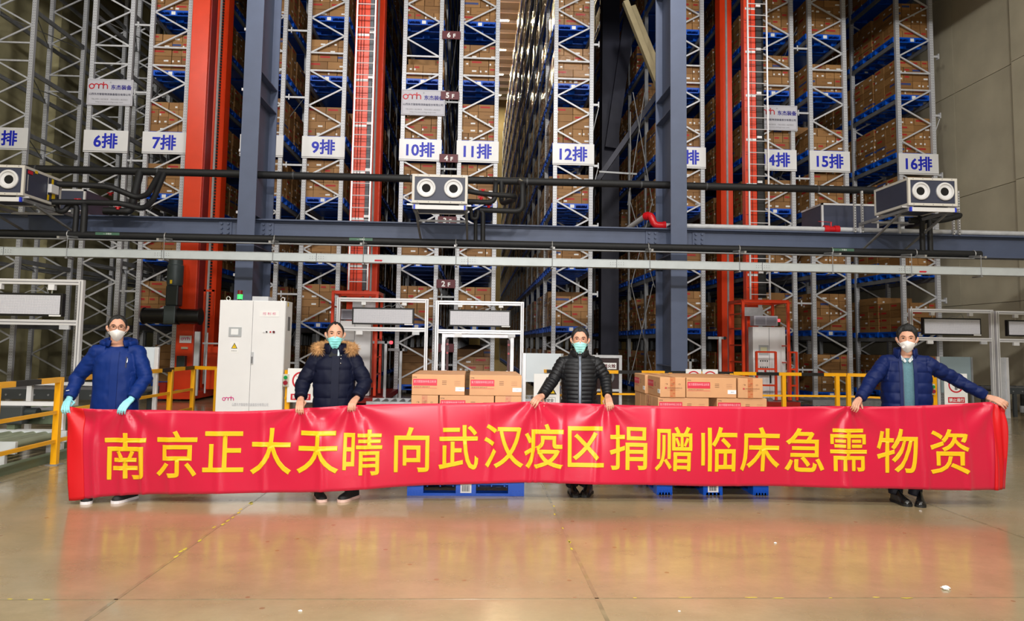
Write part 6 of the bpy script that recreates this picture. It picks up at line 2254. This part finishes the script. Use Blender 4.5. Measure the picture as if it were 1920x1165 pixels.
# ---- man in the dark parka with a fur-trimmed hood
X2, Y2 = -1.368, 7.27
FUR = M('brown_fake_fur', (186, 142, 94), 0.8, 0, 0.35, 30)
r2_, T2, TH2, jk2, fy2, st2 = person(dict(
    x=X2, y=Y2, h=1.70, yaw=0.13, hyaw=0.19, hy=-0.03, hs=1.06, sw=0.163, sz=1.41, hairt=0.005,
    label='man in a dark navy parka with a brown fur hood and green surgical mask',
    feet=[(-1.455, 7.19), (-1.175, 7.19)], toes=[0.45, -0.5],
    elbL=(-1.665, 7.25, 1.10), wriL=(-1.648, 7.11, 0.965), gripL=(-1.625, 6.99, 0.885), downL=(0.12, 0, -1),
    elbR=(-1.065, 7.26, 1.11), wriR=(-1.118, 7.12, 0.975), gripR=(-1.14, 7.0, 0.912), downR=(-0.1, 0, -1),
    hair=dict(front=0.088, top=0.007, side=0.003, peak=0.012), mask='flat', maskmat=MASKG,
    jacket=dict(mat=NAVY2, label='dark navy padded parka', rings=[(0.70, .19, .15, 0, .01, 2.4), (0.84, .192, .15, 0, .01, 2.4), (1.0, .198, .155, 0, .01, 2.4), (1.15, .2, .15, 0, .01, 2.3), (1.27, .2, .14, 0, .012, 2.3), (1.34, .175, .12, 0, .015, 2.2), (1.39, .135, .10, 0, .02, 2.1), (1.44, .085, .08, 0, .02, 2.0)],
                sleeve=(0.078, 0.073, 0.057), period=0.135, amp=0.012, z0=0.02, armx=0.165, wrinkle=0.006, folds=0.0, cuff=0.05),
    collar=dict(mat=NAVY2, gap=0.38, rise=0.02, thick=0.024, rings=[(1.385, .115, .10, .015), (1.43, .10, .092, .012), (1.475, .092, .09, .01)]),
    trousers=TROUS, shoe=(SHOEM, SOLEP, 'trainer'),
    strips=[('placket', NAVY2, (-0.02, 0.05), 0.72, 1.37, 0.018), ('inner_shirt', M('black_knit', (14, 14, 18), 0.8), (-0.052, 0.052), 1.36, 1.425, 0.006), ('grey_zip_lapel', M('pale_grey_lapel', (176, 188, 196), 0.6), (0.028, 0.046), 1.35, 1.43, 0.014)]))
m = MB()
arc = [T2(Vector((0.178 * math.cos(a), 0.0 + 0.15 * math.sin(a), 1.445 - 0.035 * max(0.0, -math.sin(a)) + 0.03 * max(0.0, math.sin(a))))) for a in np.linspace(-0.62, math.pi + 0.62, 26)]
m.tube(arc, [0.034 + 0.012 * math.sin(math.pi * i / 25) ** 0.5 for i in range(26)], 12)
hood = finish(remesh(m, 0.008, 2), 'fur_trim', FUR, jk2, None, 'brown fur trim')
m = MB()
rr = random.Random(4)
for i in range(5200):
    q = rr.randrange(25)
    c = arc[q].lerp(arc[q + 1], rr.random())
    d = Vector((rr.gauss(0, 1), rr.gauss(0, 1), rr.gauss(0, 1))).normalized()
    L = rr.uniform(0.05, 0.085)
    tip = c + d * L + Vector((0, 0, -0.012))
    s = d.cross(Vector((rr.gauss(0, 1), rr.gauss(0, 1), 1))).normalized() * 0.0028
    bse = c + d * 0.03
    m.add([bse - s, bse + s, tip], [(0, 1, 2)])
fo = m.build('fur_hairs', FUR, hood)
fo['kind'] = 'stuff'
m = MB()
m.tube([T2(Vector((0.11 * math.cos(a), 0.07 + 0.10 * math.sin(a), 1.40))) for a in np.linspace(0, math.pi, 14)], [0.05] * 14, 12)
finish(remesh(m, 0.01, 2), 'hood', NAVY2, jk2)
for z in (1.30, 1.345, 1.375):
    p = T2(Vector((0.062, fy2(0.062, z) - 0.022, z)))
    MB().ell(p, (0.006, 0.004, 0.006), 8, 6).build('snap', CHROME, jk2, smooth=True)

# ---- man in the black quilted jacket
X3, Y3 = 1.07, 7.42
r3, T3, TH3, jk3, fy3, st3 = person(dict(
    x=X3, y=Y3, h=1.69, yaw=-0.09, hyaw=-0.13, hy=-0.03, hs=1.06, sw=0.168, sz=1.39, hairt=0.012,
    label='man in a black quilted down jacket, glasses and pale green surgical mask',
    feet=[(1.02, 7.45), (1.165, 7.45)], toes=[0.1, -0.45],
    elbL=(0.80, 7.40, 1.15), wriL=(0.675, 7.21, 1.005), gripL=(0.60, 7.10, 0.962), downL=(-0.55, 0, -0.8),
    elbR=(1.335, 7.40, 1.175), wriR=(1.325, 7.23, 1.01), gripR=(1.315, 7.10, 0.942), downR=(0.25, 0, -1),
    hair=dict(front=0.08, top=0.02, side=0.005), mask='flat', maskmat=MASKG2,
    glasses=M('pink_metal_frame', (170, 120, 116), 0.25, 0.8), gr=0.0012,
    jacket=dict(mat=BLACKD, label='black jacket with narrow horizontal baffles', rings=[(0.72, .172, .14, 0, .01, 2.3), (0.86, .172, .145, 0, .01, 2.3), (1.0, .176, .145, 0, .01, 2.3), (1.15, .182, .14, 0, .01, 2.3), (1.27, .19, .13, 0, .012, 2.3), (1.335, .18, .115, 0, .015, 2.2), (1.385, .14, .095, 0, .02, 2.1), (1.43, .08, .078, 0, .02, 2.0)],
                sleeve=(0.07, 0.06, 0.047), period=0.042, amp=0.0085, armx=0.155, wrinkle=0.003, cuff=0.04, voxel=0.0055),
    collar=dict(mat=BLACKD, gap=0.22, rise=0.025, thick=0.014, rings=[(1.385, .105, .098, .018), (1.42, .09, .088, .014), (1.45, .086, .085, .012)]),
    trousers=TROUS, shoe=(SHOEB, SOLEB, 'leather_shoe'),
    strips=[('zip', M('grey_zip', (96, 104, 118), 0.35, 0.4), (-0.008, 0.008), 0.74, 1.395, 0.012), ('zip_placket', BLACKD, (-0.018, 0.018), 0.74, 1.395, 0.009), ('pocket_edge', BLACKD, (-0.135, -0.125), 0.9, 1.05, 0.012), ('pocket_edge', BLACKD, (0.125, 0.135), 0.9, 1.05, 0.012)]))

# ---- man in the open navy quilted jacket
X4, Y4 = 4.345, 7.17
SWEAT = M('teal_knit_sweater', (92, 130, 142), 0.85, 0, 0.1, 60, 0.3, 300)
r4, T4, TH4, jk4, fy4, st4 = person(dict(
    x=X4, y=Y4, h=1.755, yaw=-0.40, hyaw=-0.53, hy=-0.03, hs=1.05, sw=0.178, sz=1.44, hairt=0.016,
    label='man in an open navy quilted jacket over a teal sweater, wearing a white respirator',
    feet=[(4.215, 7.11), (4.385, 7.06)], toes=[0.05, -0.55],
    elbL=(3.945, 7.12, 1.185), wriL=(3.765, 7.00, 1.025), gripL=(3.69, 6.95, 0.968), downL=(-0.35, 0, -0.9),
    elbR=(4.80, 7.09, 1.225), wriR=(5.04, 6.965, 1.06), gripR=(5.112, 6.885, 1.005), downR=(0.75, 0, -0.7),
    hair=dict(front=0.078, top=0.03, side=0.005, sweep=0.010, peak=-0.002), mask='cup', maskmat=MASKW, valve=-1,
    jacket=dict(mat=NAVY4, label='navy jacket with wide horizontal baffles', open=0.05, rings=[(0.74, .22, .145, 0, .01, 2.4), (0.88, .226, .15, 0, .01, 2.4), (1.05, .23, .15, 0, .01, 2.4), (1.2, .236, .145, 0, .01, 2.3), (1.31, .232, .135, 0, .012, 2.3), (1.375, .20, .115, 0, .015, 2.2), (1.43, .15, .095, 0, .02, 2.1), (1.475, .085, .08, 0, .02, 2.0)],
                sleeve=(0.078, 0.066, 0.05), period=0.105, amp=0.009, z0=0.03, armx=0.175, wrinkle=0.008, folds=0.003, cuff=0.05),
    collar=dict(mat=NAVY4, gap=0.62, rise=0.03, thick=0.02, rings=[(1.42, .118, .105, .02), (1.465, .102, .096, .016), (1.51, .096, .094, .014)]),
    trousers=TROUSN, shoe=(SHOEB, SOLEB, 'leather_shoe'),
    strips=[('front_edge', NAVY4, (-0.078, -0.048), 0.76, 1.40, 0.016), ('front_edge', NAVY4, (0.048, 0.078), 0.76, 1.40, 0.016), ('zip', M('dark_zip', (30, 34, 60), 0.4, 0.3), (-0.05, -0.044), 0.76, 1.38, 0.019)]))
m = MB()
ring_loft(m, interp_rings([(0.78, .17, .118, 0, .01, 2.3), (1.0, .175, .122, 0, .01, 2.3), (1.2, .18, .12, 0, .01, 2.3), (1.33, .17, .105, 0, .012, 2.2), (1.40, .11, .09, 0, .015, 2.1), (1.43, .075, .078, 0, .016, 2.0)]), T4)
finish(remesh(m, 0.009, 2), 'sweater', SWEAT, r4, None, 'teal knitted sweater')
SHIRT = M('checked_shirt', (198, 204, 206), 0.7)
nt_, b_ = nodes_of(SHIRT)
ck = nt_.nodes.new('ShaderNodeTexChecker')
ck.inputs['Scale'].default_value = 110
ck.inputs['Color1'].default_value = srgb((222, 226, 226))
ck.inputs['Color2'].default_value = srgb((120, 132, 140))
tc_ = nt_.nodes.new('ShaderNodeTexCoord')
nt_.links.new(tc_.outputs['Object'], ck.inputs['Vector'])
nt_.links.new(ck.outputs[0], b_.inputs['Base Color'])
for s in (-1, 1):
    m = MB()
    p = [T4(Vector(q)) for q in ((s * 0.068, -0.035, 1.482), (s * 0.076, -0.055, 1.44), (s * 0.022, -0.108, 1.385), (s * 0.006, -0.095, 1.40))]
    q2 = [x + Vector((0, 0.006, -0.002)) for x in p]
    m.add(p + q2, [(0, 1, 2, 3), (7, 6, 5, 4), (0, 4, 5, 1), (1, 5, 6, 2), (2, 6, 7, 3), (3, 7, 4, 0)])
    m.build('shirt_collar', SHIRT, r4)
